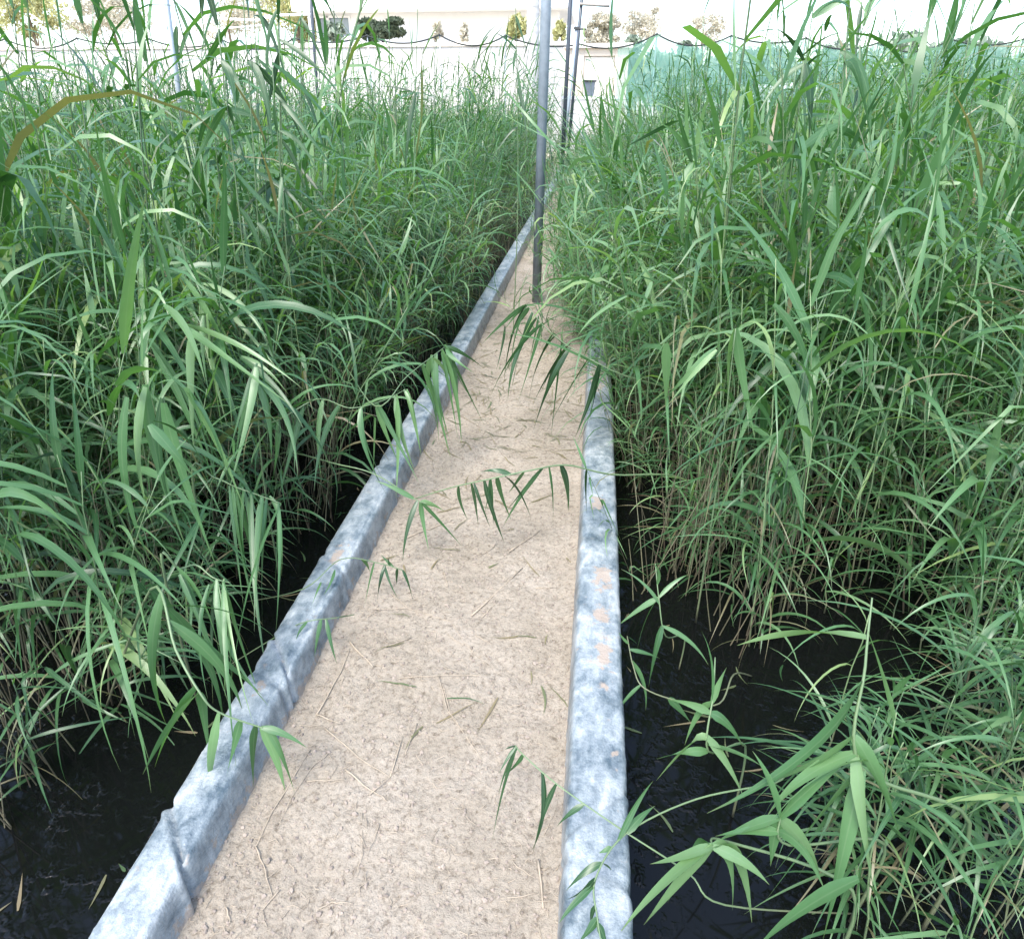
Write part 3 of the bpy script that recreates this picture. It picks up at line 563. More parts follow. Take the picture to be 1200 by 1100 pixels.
# big leaves in front of the right bed
for lab, base, top, lv, rn in (
    ('reed at the right kerb with one broad pale leaf folded straight down', (.55, 3.2), (763, 330, .85), [((475, 145), (512, 510), .045), ((470, 220), (415, 420), .03), ((440, 120), (310, 370), .03), ((430, 270), (285, 410), .022)], .85),
    ('reed in the right bed with a wide light green leaf hooked downwards in front', (.95, 2.8), (862, 385, .95), [((770, 360), (725, 720), .046), ((790, 380), (830, 720), .032), ((735, 430), (550, 610), .030), ((560, 425), (570, 640), .032)], .85),
    ('reed in the right bed, long blue green leaf bent over beside the hooked one', (1.15, 3.1), (935, 290, 1.0), [((960, 125), (1015, 340), .034), ((920, 300), (1045, 600), .034), ((915, 110), (870, 280), .04), ((840, 120), (890, 190), .03)], .5),
    ('reed in the right bed whose upper leaves stand out dark and spread like a fan', (.75, 4.1), (811, 190, 1.2), [((640, -225), (600, -370), .028), ((640, -225), (550, -290), .03), ((600, -300), (440, -200), .034), ((655, -160), (590, 60), .045)], .35)):
    fan = 'fan' in lab; tp = PY(top[0], top[1], 3.3) if fan else P(*top); b = np.array([tp[0] + .06, tp[1] + .12, WZ])
    if fan:
        hero(lab, [b, b + (tp - b) * np.array([.3, .3, .55]), tp], [(PY(580 + p[0] / 2.79, 250 + p[1] / 2.79, 3.3), PY(580 + q[0] / 2.79, 250 + q[1] / 2.79, 3.15), W * .9, .12) for p, q, W in lv], rnd=rn, r0=.004)
        continue
    hero(lab, [b, b + (tp - b) * np.array([.3, .3, .55]), tp], [LV(ZN, p, q, top[2] - .0, top[2] - .0 - .0022 * max(0, (q[1] - p[1])) * .45, W * .8, .12) for p, q, W in lv], rnd=rn, r0=.004, extra=.4)
# tall stalks whose tops cross the white wall and the net
def stalk(px, ytop, Y, pb, lv, lab, rnd=.1):
    tp = PY(px, ytop, Y); b = PY(pb, 400, Y); b[2] = WZ
    rr = np.random.default_rng(int(px * 7 + ytop)); root = []
    ls = []
    for (u, dx, dz, W) in lv:
        q = b + (tp - b) * u; ls.append((q, q + rt * dx + upv * dz - hd * rr.uniform(0, .15), W, rr.uniform(.1, .35)))
    hero(lab, [b, (b + tp) / 2 + rt * rr.normal(0, .02), tp], ls, rnd=rnd, r0=.0045, r1=.0018)
stalk(232, -25, 3.1, 262, [(.98, .10, .25, .03), (.93, .05, .3, .03), (.86, .22, .16, .028), (.80, .12, -.3, .034), (.74, -.14, -.25, .03), (.7, .2, .1, .03), (.62, .16, -.3, .03), (.5, -.2, -.2, .03)], 'tall dark reed crossing the white wall beside the grey pole, left side')
stalk(255, 30, 2.7, 268, [(1, -.05, .3, .034), (.97, .03, -.34, .036), (.9, .04, -.3, .04), (.85, -.16, -.1, .03), (.84, -.2, -.2, .028), (.7, .1, -.3, .03), (.55, .15, -.3, .03)], 'tall reed with thick dark leaves folded straight down against the white wall')
stalk(283, -30, 2.9, 280, [(1, .0, -.38, .03), (.9, .1, -.36, .034), (.88, .16, -.34, .034), (.78, -.2, .0, .028), (.7, .24, -.22, .028), (.55, .1, -.3, .03)], 'tall reed with a broad green leaf hanging from the picture top')
stalk(352, 20, 3.6, 352, [(1, .12, -.3, .02), (.98, -.03, -.4, .024), (.9, .1, -.36, .024), (.8, -.16, -.1, .02), (.7, .14, -.24, .022), (.55, -.1, -.3, .024)], 'slim reed with two thin leaves folded like a tent against the wall')
stalk(490, -10, 4.4, 489, [(.98, .02, .25, .012), (.74, -.02, -.4, .03), (.76, -.3, .06, .012), (.6, .1, -.3, .02), (.5, -.1, -.3, .02)], 'lone upright reed with a pale leaf hanging flat down its stem')
stalk(604, -10, 4.8, 600, [(1, -.1, .1, .015), (.95, .07, -.2, .02), (.9, .0, -.25, .024), (.85, -.12, .12, .016), (.75, .08, -.3, .026), (.7, -.1, -.25, .02), (.6, .05, -.4, .024)], 'tall dark reed just left of the near pole')
stalk(957, -20, 3.4, 920, [(1, .2, .1, .03), (.93, .2, .1, .04), (.87, .06, -.3, .05), (.84, -.2, -.12, .03), (.8, .25, -.1, .034), (.7, -.2, -.2, .036), (.6, .2, -.3, .04), (.5, -.2, -.3, .04)], 'tall leaning reed with wide leaves rising above the green net, right side', .3)
stalk(985, 60, 3.0, 930, [(1, .1, .2, .03), (.98, .16, -.3, .034), (.9, -.1, -.36, .042), (.85, .25, -.16, .036), (.8, -.25, .05, .036), (.7, .1, -.4, .042), (.6, -.2, -.3, .04), (.5, .2, -.3, .04)], 'leaning reed with bent drooping leaves before the net at the far right', .35)
stalk(1000, -40, 2.8, 985, [(1, .1, .2, .03), (.95, -.16, -.1, .03), (.9, .12, -.34, .034), (.8, -.2, -.2, .036), (.7, .1, -.4, .042), (.6, -.2, -.3, .04)], 'highest reed at the far right, bare tip against the sky', .3)
stalk(825, 15, 5.4, 815, [(.99, .0, .2, .01), (.85, -.12, -.2, .014), (.8, .15, -.16, .016), (.72, -.16, -.2, .02), (.64, .14, -.3, .03), (.55, -.1, -.3, .03)], 'straight bare tipped reed in front of the middle of the green net', .3)
tr = np.random.default_rng(77)
for px0, px1, n, lab in ((185, 345, 8, 'tall thin reed with dark hanging leaves rising against the white wall at upper left'), (925, 1015, 5, 'tall leaning reed rising against the pale sky by the right end of the net')):
    for _ in range(n):
        px = tr.uniform(px0, px1); Y = tr.uniform(2.8, 4.6); lv = []
        for u in np.linspace(.99, .5, 8): lv.append((u, tr.normal(.08, .14), -.34 * tr.uniform(.5, 1.1) if tr.uniform() < .8 else tr.uniform(.05, .28), tr.uniform(.016, .032)))
        stalk(px, tr.uniform(-30, 75), Y, px + (tr.uniform(0, 25) if px < 600 else -tr.uniform(10, 60)), lv, lab, tr.uniform(.05, .3))
for o in list(col.objects):
    if str(o.get('label', '')).startswith('tall thin reed with dark hanging'): o['group'] = 'tall reeds against the wall'
    if str(o.get('label', '')).startswith('tall leaning reed rising against'): o['group'] = 'tall reeds at the right end of the net'
# stems that cross before the poles
hero('long dark reed stem slanting down behind the near pole from left to right',
     [(.42, 6.2, WZ), P(700, 250, .55), PY(655, 172, 6.3), PY(632, 130, 6.4), PY(598, 68, 6.5)],
     [(PY(640, 145, 6.35), PY(632, 230, 6.2), .016), (PY(655, 172, 6.3), PY(672, 230, 6.2), .016), (PY(620, 110, 6.4), PY(612, 190, 6.3), .02), (PY(610, 90, 6.45), PY(617, 150, 6.4), .026), (PY(680, 215, 6.2), PY(720, 300, 5.6), .02), (P(700, 250, .55), P(740, 340, .3), .02), (P(690, 245, .55), P(665, 310, .25), .016)], rnd=.25, r0=.004)
# sprigs around the foot of the near pole
for i in range(66):
    s = rng.uniform(); y = rng.uniform(4.3, 10); x = rng.uniform(-.22, .14) + (0.0 if i % 4 else -.2)
    make_reed(int(rng.choice(EDGE)), x, y, rng.uniform(.35, .6), rng.uniform(0, 6.28), (rng.normal(-.15, .3), rng.normal(-.1, .3)), 'small reed shoot sprouting from the sandy path around the pole feet', 'reed shoots growing out of the path').location.z = -.02

# ------------------------------------------------------------------ path, kerbs, water, ground
def grid(xs, ys, zf):
    X, Y = np.meshgrid(xs, ys); Z = np.array([[zf(x, y) for x in xs] for y in ys])
    n, m = len(xs), len(ys); i = (np.arange(m - 1)[:, None] * n + np.arange(n - 1)[None]).ravel()
    return np.stack([X, Y, Z], -1).reshape(-1, 3), np.stack([i, i + 1, i + n + 1, i + n], -1)
def sandz(x, y):
    v = Vector((x, y, 0))
    a = 0.010 * noise.noise(v * 2.2) + 0.006 * noise.noise(v * 9) 
    if y < 5: a += 0.0042 * noise.noise(v * 28) + 0.0026 * noise.noise(v * 75)
    edge = max(0, 1 - (x + 0.79) / 0.10) ** 2 * 0.018 + max(0, 1 - (0.03 - x) / 0.08) ** 2 * 0.014
    return a + edge
xs = np.linspace(-0.80, 0.045, 88)
ys = np.concatenate([np.arange(-1.5, .5, .05), np.arange(.5, 2.6, .009), np.arange(2.6, 6, .02), np.arange(6, 23.2, .12)])
V, Q = grid(xs, ys, sandz)
tag(link('path', mesh('path', V, Q, [], M['sand'])), 'dry sandy path strewn with straw between the two lined kerbs', None, None, 'structure')

def kerb(prof, folds, dusts, label, sgn):
    prof = np.array(prof); yy = np.concatenate([np.arange(-1.5, .4, .05), np.arange(.4, 2.0, .006), np.arange(2.0, 3.6, .012), np.arange(3.6, 8, .03), np.arange(8, 23.2, .12)])
    # finer profile
    t = np.linspace(0, len(prof) - 1, 34); pf = np.stack([np.interp(t, np.arange(len(prof)), prof[:, k]) for k in (0, 1)], -1)
    for _ in range(1): pf[1:-1] = (pf[:-2] + 2 * pf[1:-1] + pf[2:]) / 4
    tg = np.gradient(pf, axis=0); nr = np.stack([-tg[:, 1], tg[:, 0]], -1); nr /= np.linalg.norm(nr, axis=1)[:, None]
    if nr[len(nr) // 2][1] < 0: nr = -nr
    V = np.zeros((len(yy), len(pf), 3)); D = np.zeros((len(yy), len(pf)))
    for i, y in enumerate(yy):
        wob = 0.0035 * noise.noise(Vector((sgn * 5, y * 1.1, 0))) + 0.0012 * noise.noise(Vector((sgn * 9, y * 4, 0)))
        zs = 0.004 * noise.noise(Vector((sgn * 3, y * .8, 4)))
        for j, (x, z) in enumerate(pf):
            d = 0.0016 * noise.noise(Vector((x * 6, y * 4, z * 6 + sgn))) + 0.0010 * noise.noise(Vector((x * 26, y * 15, z * 26 + sgn)))
            w = noise.noise(Vector((x * 14 + y * 5, y * 7, sgn * 2))); d += 0.0015 * max(0, 1 - abs(w) * 14) + 0.0009 * max(0, 1 - abs(noise.noise(Vector((x * 30 - y * 9, y * 11, sgn * 7)))) * 8)             # creases of the sheet
            for (fy, k, a, wd) in folds:
                q = (y - fy - k * (x - pf[len(pf) // 2][0])) / wd
                d += a * math.exp(-q * q) - a * 2.2 * math.exp(-((q - 1.7) / 0.7) ** 2)
            V[i, j] = (x + nr[j][0] * d + wob, y, z + nr[j][1] * d + zs)
            for (dx, dy, rx, ry) in dusts:
                D[i, j] = max(D[i, j], math.exp(-((x - dx) / rx) ** 2 - ((y - dy) / ry) ** 2) * (z > .05))
            low = abs(j - (len(pf) - 1 if prof[-1][1] > -.1 else 0))
            if z < 0.062 and abs(x + .375) < .42: D[i, j] = max(D[i, j], 0.75 * (1 - z / .062))
    n = len(pf); i = (np.arange(len(yy) - 1)[:, None] * n + np.arange(n - 1)[None]).ravel()
    Q = np.stack([i, i + 1, i + n + 1, i + n], -1)
    if sgn > 0: Q = Q[:, ::-1]
    me = mesh('kerb', V, Q[:, ::-1], [], M['liner'], attr=('dust', D.ravel()))
    return tag(link('kerb', me), label, 'kerb')
kerb([(.008, -.03), (.014, .02), (.018, .08), (.026, .100), (.05, .104), (.09, .105), (.125, .104), (.148, .102), (.157, .09), (.160, .05), (.164, -.1), (.172, -.5)],
     [(.98, .9, .0025, .012), (.80, -.4, .002, .02), (2.05, .3, .002, .03)],
     [tuple(P(706, 677, .1)[:2]) + (.036, .075), tuple(P(704, 722, .1)[:2]) + (.03, .05), tuple(P(708, 765, .1)[:2]) + (.026, .07), tuple(P(712, 806, .1)[:2]) + (.018, .02), tuple(P(700, 590, .1)[:2]) + (.03, .05), tuple(P(720, 885, .1)[:2]) + (.01, .012), tuple(P(700, 440, .1)[:2]) + (.05, .3)],
     'low straight kerb wrapped in blue grey plastic along the right pond, sandy patches on top', 1)
kerb([(-.90, -.5), (-.893, -.1), (-.886, .05), (-.882, .092), (-.870, .102), (-.84, .104), (-.81, .105), (-.790, .104), (-.783, .0985), (-.775, .101), (-.765, .092), (-.760, .05), (-.752, .012), (-.745, -.03)],
     [(.76, -1.2, .0065, .012), (1.30, -1.3, .0055, .012), (1.22, -.5, .003, .02), (1.75, -.9, .003, .02), (2.4, -1.1, .0035, .025)],
     [tuple(P(395, 650, .1)[:2]) + (.025, .06), tuple(P(307, 805, .1)[:2]) + (.016, .03)],
     'low kerb wrapped in wrinkled blue grey plastic sheet along the left pond', -1)

def sheet(name, pts, z, m, label):
    V = [(x, y, z) for x, y in pts]; me = mesh(name, V, [(0, 1, 2, 3)], [], m, smooth=False); return tag(link(name, me), label, None, None, 'structure')
sheet('water', [(-24.5, -6), (-.86, -6), (-.86, 23), (-24.5, 23)], WZ, M['water'], 'black still water of the left pond')
sheet('water', [(.14, -6), (24.5, -6), (24.5, 23), (.14, 23)], WZ, M['water'], 'black still water of the right pond')
g = G()                                               # ground with the pond basin sunk into it
B = 2500; a, b0, b1 = 24.6, -6.1, 23.1
g.add([(-B, -B, -.01), (B, -B, -.01), (B, b0, -.01), (-B, b0, -.01)], [(0, 1, 2, 3)]); g.add([(-B, b1, -.01), (B, b1, -.01), (B, B, -.01), (-B, B, -.01)], [(0, 1, 2, 3)])
g.add([(-B, b0, -.01), (-a, b0, -.01), (-a, b1, -.01), (-B, b1, -.01)], [(0, 1, 2, 3)]); g.add([(a, b0, -.01), (B, b0, -.01), (B, b1, -.01), (a, b1, -.01)], [(0, 1, 2, 3)])
g.add([(-a, b0, -.6), (a, b0, -.6), (a, b1, -.6), (-a, b1, -.6)], [(0, 1, 2, 3)])
for p, q in (((-a, b0), (a, b0)), ((a, b0), (a, b1)), ((a, b1), (-a, b1)), ((-a, b1), (-a, b0))):
    g.add([(*p, -.6), (*q, -.6), (*q, -.01), (*p, -.01)], [(0, 1, 2, 3)])
tag(link('ground', g.me('ground', M['ground'], False, False)), 'pale dry ground around the ponds', None, None, 'structure')

# crumbs of soil and chaff on the sand
def ico():
    p = (1 + 5 ** .5) / 2
    v = np.array([(-1, p, 0), (1, p, 0), (-1, -p, 0), (1, -p, 0), (0, -1, p), (0, 1, p), (0, -1, -p), (0, 1, -p), (p, 0, -1), (p, 0, 1), (-p, 0, -1), (-p, 0, 1)], float) / math.hypot(1, p)
    f = [(0, 11, 5), (0, 5, 1), (0, 1, 7), (0, 7, 10), (0, 10, 11), (1, 5, 9), (5, 11, 4), (11, 10, 2), (10, 7, 6), (7, 1, 8), (3, 9, 4), (3, 4, 2), (3, 2, 6), (3, 6, 8), (3, 8, 9), (4, 9, 5), (2, 4, 11), (6, 2, 10), (8, 6, 7), (9, 8, 1)]
    return v, f
IV, IF = ico(); g = G()
for _ in range(7500):
    y = .55 + 4.6 * rng.uniform() ** 1.7; x = rng.uniform(-.77, .02); s = 0.0016 + 0.0055 * rng.uniform() ** 3
    q = IV * rng.uniform(.55, 1.25, (12, 1)) * s * rng.uniform(.6, 1.2, 3); q[:, 2] *= .7
    g.add(q + (x, y, sandz(x, y) + s * .3), (), IF)
tag(link('gravel', g.me('gravel', M['crumb'], False, False)), 'small soil crumbs scattered over the sandy path', 'soil crumbs', None, 'stuff')
g = G()
for _ in range(1500):
    y = .55 + 4.6 * rng.uniform() ** 1.5; x = rng.uniform(-.77, .02); L = rng.uniform(.006, .035); a = rng.uniform(0, 6.28); z = sandz(x, y) + .0022
    d = np.array([math.cos(a), math.sin(a), rng.normal(0, .08)]); k = np.array([-math.sin(a), math.cos(a), 0]) * rng.normal(0, .2) * L
    p0 = np.array([x, y, z]); g.tube([p0, p0 + d * L * .5 + k, p0 + d * L], [.0007, .0009, .0004], 4, False)
tag(link('litter', g.me('litter', M['straw'], True, False)), 'fine chaff and broken straw bits over the sandy path', 'plant litter', None, 'stuff')
g = G()
for i in range(480):
    y = rng.uniform(2.9, 7.5) if i % 12 else rng.uniform(1.2, 3); x = rng.uniform(-.74, .0); a = rng.uniform(0, 6.28); L = rng.uniform(.04, .16)
    d = np.array([math.cos(a), math.sin(a), 0]); sd = np.array([-math.sin(a), math.cos(a), 0]); u = np.linspace(0, 1, 7)[:, None]; bend = rng.normal(0, .18)
    c = np.array([x, y, 0]) + d * L * (u - .5) + sd * bend * L * (u - .5) ** 2; c[:, 2] = [sandz(min(max(q[0], -.79), .03), q[1]) + .003 + .004 * rng.uniform() for q in c]
    ribbon(g, c, np.tile(sd, (7, 1)), np.tile([0, 0, 1.0], (7, 1)), rng.uniform(.004, .010), rng.uniform(0, .5), float(np.clip(rng.normal(.85, .3), 0, 1)), 2)
tag(link('fallen_leaves', g.me('fallen_leaves', M['leaf'])), 'fallen reed leaves, some still green, lying on the sandy path', 'fallen leaves', None, 'stuff')
g = G()
for i in range(70):
    sd_ = rng.uniform() < .5; y = rng.uniform(.7, 3.4); x = -.9 - abs(rng.normal(0, .22)) if sd_ else .18 + abs(rng.normal(0, .35)); a = rng.uniform(0, 6.28); L = rng.uniform(.03, .14)
    d = np.array([math.cos(a), math.sin(a), 0]); q = np.array([-math.sin(a), math.cos(a), 0]); u = np.linspace(0, 1, 6)[:, None]
    c = np.array([x, y, WZ + .003]) + d * L * (u - .5) + q * rng.normal(0, .2) * L * (u - .5) ** 2
    ribbon(g, c, np.tile(q, (6, 1)), np.tile([0, 0, 1.0], (6, 1)), rng.uniform(.004, .011), rng.uniform(0, .4), float(np.clip(rng.normal(.6, .4), 0, 1)), 2)
tag(link('floating_leaves', g.me('floating_leaves', M['leaf'])), 'dead reed leaves floating on the dark water beside the kerbs', 'floating leaves', None, 'stuff')
# straws that can be told apart
def straw(pts, r, label, group=None):
    q = [np.array([p[0], p[1], sandz(p[0], p[1]) + r * 1.2 + .0012]) for p in pts]
    o = empty('straw', q[0]); 
    mid = []
    for i in range(len(q) - 1):
        for u in np.linspace(0, 1, 5)[:-1]: mid.append(q[i] * (1 - u) + q[i + 1] * u)
    mid.append(q[-1]); mid = np.array(mid); mid[1:-1, :2] += rng.normal(0, .0012, (len(mid) - 2, 2)); mid[:, 2] += np.abs(rng.normal(0, .0015, len(mid)))
    bpy.data.objects.remove(o)
    g = G(); g.tube(mid - q[0], np.linspace(r, r * .5, len(mid)), 5, True)
    return tag(link('straw', g.me('straw', M['straw'], True, False), None, q[0]), label, 'straw', group)
def S(zoom, *pts): return [P(zoom[0] + a / zoom[2], zoom[1] + b / zoom[2], .004)[:2] for a, b in pts]
straw(S(Z7, (530, 805), (770, 575)), .0028, 'thick straight straw lying diagonally in mid path')
straw(S(Z7, (230, 440), (340, 395), (440, 358)), .0028, 'pale straw under the fan of three green leaves')
straw(S(Z7, (580, 810), (655, 735)), .0018, 'short straw beside the thick diagonal one')
straw(S(Z7, (705, 500), (850, 400)), .0014, 'thin straw on sand below the hanging leaf cluster')
straw(S(Z7, (400, 595), (420, 670)), .0018, 'short stub of straw standing out left of the diagonal straw')
straw(S(Z7, (835, 672), (915, 668)), .0016, 'small pale straw lying level near the right kerb')
straw(S(Z7, (350, 120), (345, 80), (430, 20)), .0012, 'kinked straw high up the path near the left kerb')
straw(S(Z5, (560, 780), (640, 640), (670, 560)), .0018, 'long straw slanting beside the left kerb')
straw(S(Z5, (560, 778), (640, 805)), .0020, 'straw meeting the slanting one in a sharp corner')
straw(S(Z5, (670, 540), (745, 620)), .0026, 'thick pale straw near the left kerb under a broken reed tip')
straw(S(Z5, (830, 655), (960, 648), (1130, 640)), .0014, 'long thin straw lying level across the path')
straw(S(Z5, (960, 650), (990, 760), (1040, 830)), .0014, 'curved straw hanging down from the level one')
straw(S(Z5, (740, 430), (860, 425), (1000, 470), (1060, 560), (1140, 620)), .0010, 'long wiry curved straw in mid path')
straw(S(ZL, (590, 150), (700, 240), (800, 308)), .0018, 'straight straw forming the left arm of a V')
straw(S(ZL, (800, 308), (842, 172)), .0018, 'straight straw forming the right arm of a V')
straw(S(ZL, (655, 285), (740, 350), (785, 382)), .0020, 'pale double straw just below the V')
straw(S(ZL, (540, 220), (430, 400), (362, 535)), .0016, 'long straw pointing down to the left kerb')
straw(S(ZL, (362, 535), (390, 610), (415, 695)), .0016, 'straw stub continuing the long one at an angle')
straw(S(ZL, (600, 235), (545, 280), (480, 370), (440, 460)), .0012, 'curved thin straw beside the hanging dark leaves')
straw(S(ZL, (440, 675), (380, 740), (388, 770)), .0014, 'hooked straw low on the sand near the left kerb')
straw(S(ZL, (530, 325), (655, 315)), .0018, 'pale flat straw lying level above the V tip')
straw(S(ZL, (710, 425), (712, 560), (690, 630)), .0012, 'bent thin straw in the lower middle of the path')
straw(S(ZL, (970, 0), (1000, 100), (1100, 245)), .0014, 'thin straw bending right in the middle of the sand')
straw(S(ZL, (570, 730), (610, 712), (680, 720)), .0016, 'small bent straw at the bottom of the path')
straw(S(ZL, (265, 735), (278, 785)), .0018, 'tiny straw stub close to the left kerb at the bottom')
straw(S(Z8, (140, 580), (158, 745)), .0030, 'thick short straw pointing at the camera by the right kerb')
straw(S(Z8, (60, 590), (130, 640)), .0010, 'thin straw left of the thick short one')
straw(S(ZR, (45, 240), (145, 170)), .0016, 'thin straw on sand beside the right kerb, upper part')
straw(S(ZR, (135, 358), (190, 355)), .0018, 'tiny level straw beside the sandy kerb patch')
straw(S(Z6, (415, 575), (530, 650)), .0022, 'dark twig on sand beneath the fan of leaves')
straw(S(Z6, (480, 590), (960, 590)), .0009, 'hair thin straw crossing the upper path')
for i in range(28):
    y = rng.uniform(.7, 3.4); x = rng.uniform(-.72, -.02); a = rng.uniform(0, 6.28); L = rng.uniform(.04, .11)
    straw([(x, y), (np.clip(x + math.cos(a) * L, -.76, .01), y + math.sin(a) * L)], rng.uniform(.0008, .0016), 'short thin loose straw on the sand', 'short loose straws on the path')

# ------------------------------------------------------------------ poles
def pole(base, top, r, label, m, extra=None, group='support poles along the path'):
    base, top = np.array(base, float), np.array(top, float)
    root = empty('pole', base); g = G(); g.tube([(0, 0, 0), (top - base) * .5, top - base], r, 20); link('shaft', g.me('shaft', m, True, False), root)
    g = G(); g.lathe([(r * 1.02, 0), (r * 1.25, .004), (r * 1.25, .05), (r * 1.02, .055)], 20, tuple((top - base) + np.array([0, 0, -.05]))); link('cap', g.me('cap', m, True, False), root)
    tag(root, label, 'pole', group); return root
def top_at(px, py, base, z):                           # carry the line base -> picture point up to z
    p = PY(px, py, base[1]); k = (z - base[2]) / (p[2] - base[2]); return base + (p - base) * k
b = P(628.4, 354, 0); pole(b, top_at(640, 0, b, 4.2), .037, 'nearest grey steel pole standing in the sandy path', M['pole'])
b = P(657, 229, 0); pole(b, top_at(668.5, 0, b, 4.2), .033, 'dark steel pole further down the path, second from the camera', M['pole_dark'])
b = np.array([-.78, 19.5, 0.0]); t = top_at(681.4, 3, b, 4.35); root = pole(b, t, .038, 'far thin dark pole with a crossbar at its top', M['pole_dark'])
arm = PY(679, 5, 19.45) - b; g = G(); g.tube([arm, arm + np.array([.72, 0, -.05])], .03, 10); link('crossbar', g.me('crossbar', M['bar'], True, False), root)
b = np.array([-.86, 18.2, 0.0]); t = top_at(676, 30, b, 3.4); t2 = PY(676, 31, 18.2); root = pole(b, t2, .038, 'pale steel pole beside the far dark one, clamp on top', M['pole_pale'])
tt = t2 - b; g = G(); g.tube([tt + np.array([-.07, 0, -.04]), tt + np.array([.21, -.01, -.06])], .022, 8); g.box(tt[0] - .06, tt[0] + .06, tt[1] - .06, tt[1] + .06, tt[2] - .06, tt[2] - .01); link('clamp', g.me('clamp', M['clamp'], False, False), root)
b = PY(215, 200, 10.5); b[2] = WZ - .3; pole(b, top_at(203, 60, b, 4.2), .034, 'grey steel pole standing in the left reed bed', M['pole_pale'])
b = PY(376, 200, 15.5); b[2] = WZ - .3; pole(b, top_at(365, 10, b, 4.4), .030, 'slim dark pole in the left reeds before the window', M['pole_dark'])

# ------------------------------------------------------------------ net line
YN = 22.2
peaks = [(-80, 47), (5, 46), (90, 45), (175, 46), (260, 47), (345, 45), (430, 42), (515, 41), (592, 42), (680, 52), (770, 40), (857, 42), (945, 45), (1030, 50), (1115, 46), (1200, 46), (1290, 46)]
PK = [PY(x, y, YN) for x, y in peaks]
line = []; sags = []
for i in range(len(PK) - 1):
    sag = .26
    for u in np.linspace(0, 1, 13)[:-1]:
        q = PK[i] * (1 - u) + PK[i + 1] * u; q = q.copy(); q[2] -= sag * 4 * u * (1 - u) * (.75 + .25 * math.sin(i * 2.1)); line.append(q)
line.append(PK[-1]); line = np.array(line)
g = G(); g.tube(line, .021, 6); tag(link('cable', g.me('cable', M['rope'], True, False)), 'dark sagging cable strung along the far end of the ponds', 'cable')
for i, p in enumerate(PK):
    if i == 9: continue
    root = empty('net_post', (p[0], p[1] + .03, 0)); g = G(); g.tube([(0, 0, -.02), (0, 0, p[2] - .01)], .018, 8); link('shaft', g.me('shaft', M['pole_pale'], True, False), root)
    g = G(); g.tube([(0, 0, p[2] - .02), (0, -.03, p[2] + .02)], .022, 6); link('hook', g.me('hook', M['clamp'], True, False), root)
    tag(root, 'thin pale post holding up the sagging cable', 'post', 'posts that carry the cable and the net')
i0 = int(np.argmin(np.abs(line[:, 0] - PY(722, 50, YN)[0]))); tp = line[i0:]
rows = 14; V = np.zeros((len(tp), rows, 3))
for i, p in enumerate(tp):
    for j in range(rows):
        u = j / (rows - 1); V[i, j] = (p[0] + (0.10 * u if i < 3 else 0), p[1] + .05 * math.sin(i * 1.3) * u + .04 * math.sin(i * .5 + 1) * u, p[2] * (1 - u) + .02 * u)
i = (np.arange(len(tp) - 1)[:, None] * rows + np.arange(rows - 1)[None]).ravel(); Q = np.stack([i, i + 1, i + rows + 1, i + rows], -1)
tag(link('shade_net', mesh('shade_net', V, Q, [], M['net'])), 'translucent green shade net hanging from the cable beyond the right reeds', 'net')

# ------------------------------------------------------------------ wall and buildings
def part(name, m, root, boxes, smooth=False):
    g = G()
    for b in boxes: g.box(*b)
    o = link(name, g.me(name, m, smooth, False), root); 
    bv = o.modifiers.new('edge', 'BEVEL'); bv.width = .012; bv.segments = 2; bv.limit_method = 'ANGLE'; return o
YW = 25.0; xr = PY(660, 60, YW)[0]
ztop = PY(500, 50, YW)[2]
root = empty('back_wall', (0, YW, 0)); part('masonry', M['wall'], root, [(-45, xr, 0, .2, -.02, ztop - .12)]); part('coping', M['pale'], root, [(-45, xr + .03, -.05, .25, ztop - .12, ztop)])
tag(root, 'long white rendered wall with stained top beyond the left reeds', 'wall')
# pavilion behind the wall
Yp = 36.0
def X(px, y=Yp): return PY(px, 30, y)[0]
def Zz(py, px=450, y=Yp): return PY(px, py, y)[2]
xa, xb = X(368), X(655)
root = empty('pavilion', (xa, Yp, 0)); w = xb - xa
part('roof', M['white'], root, [(-.6, w + .5, -1.0, 7, Zz(15), Zz(15) + 2.2)])
xw0, xw1 = X(370) - xa, X(410) - xa
xs0, xs1 = X(413) - xa, X(486) - xa
zb, zt = Zz(44), Zz(15)
part('wall', M['white'], root, [(xw1, w, .2, .45, 0, zt), (0, xw0, .2, .45, 0, zt), (xw0, xw1, .2, .45, 0, zb), (xw0, xw1, .2, .45, Zz(17.5), zt)])
fr = part('window', M['white'], root, [(xw0, xw0 + .1, .15, .3, zb, Zz(17.5)), (xw1 - .1, xw1, .15, .3, zb, Zz(17.5)), ((xw0 * .68 + xw1 * .32) - .06, (xw0 * .68 + xw1 * .32) + .06, .15, .3, zb, Zz(17.5)), (xw0 + .1, xw1 - .1, .15, .3, zb, zb + .08), (xw0 + .1, xw1 - .1, .15, .3, Zz(17.5) - .08, Zz(17.5))])
part('pane', M['glass'], fr, [(xw0 + .05, xw1 - .05, .33, .36, zb + .02, Zz(17.5) - .02)])
for px in (): 
    x = X(px) - xa; part('column', M['white'], root, [(x - .13, x + .13, -.7, -.44, 0, zt)])
tag(root, 'white flat roofed building with a two pane window behind the wall', 'building')
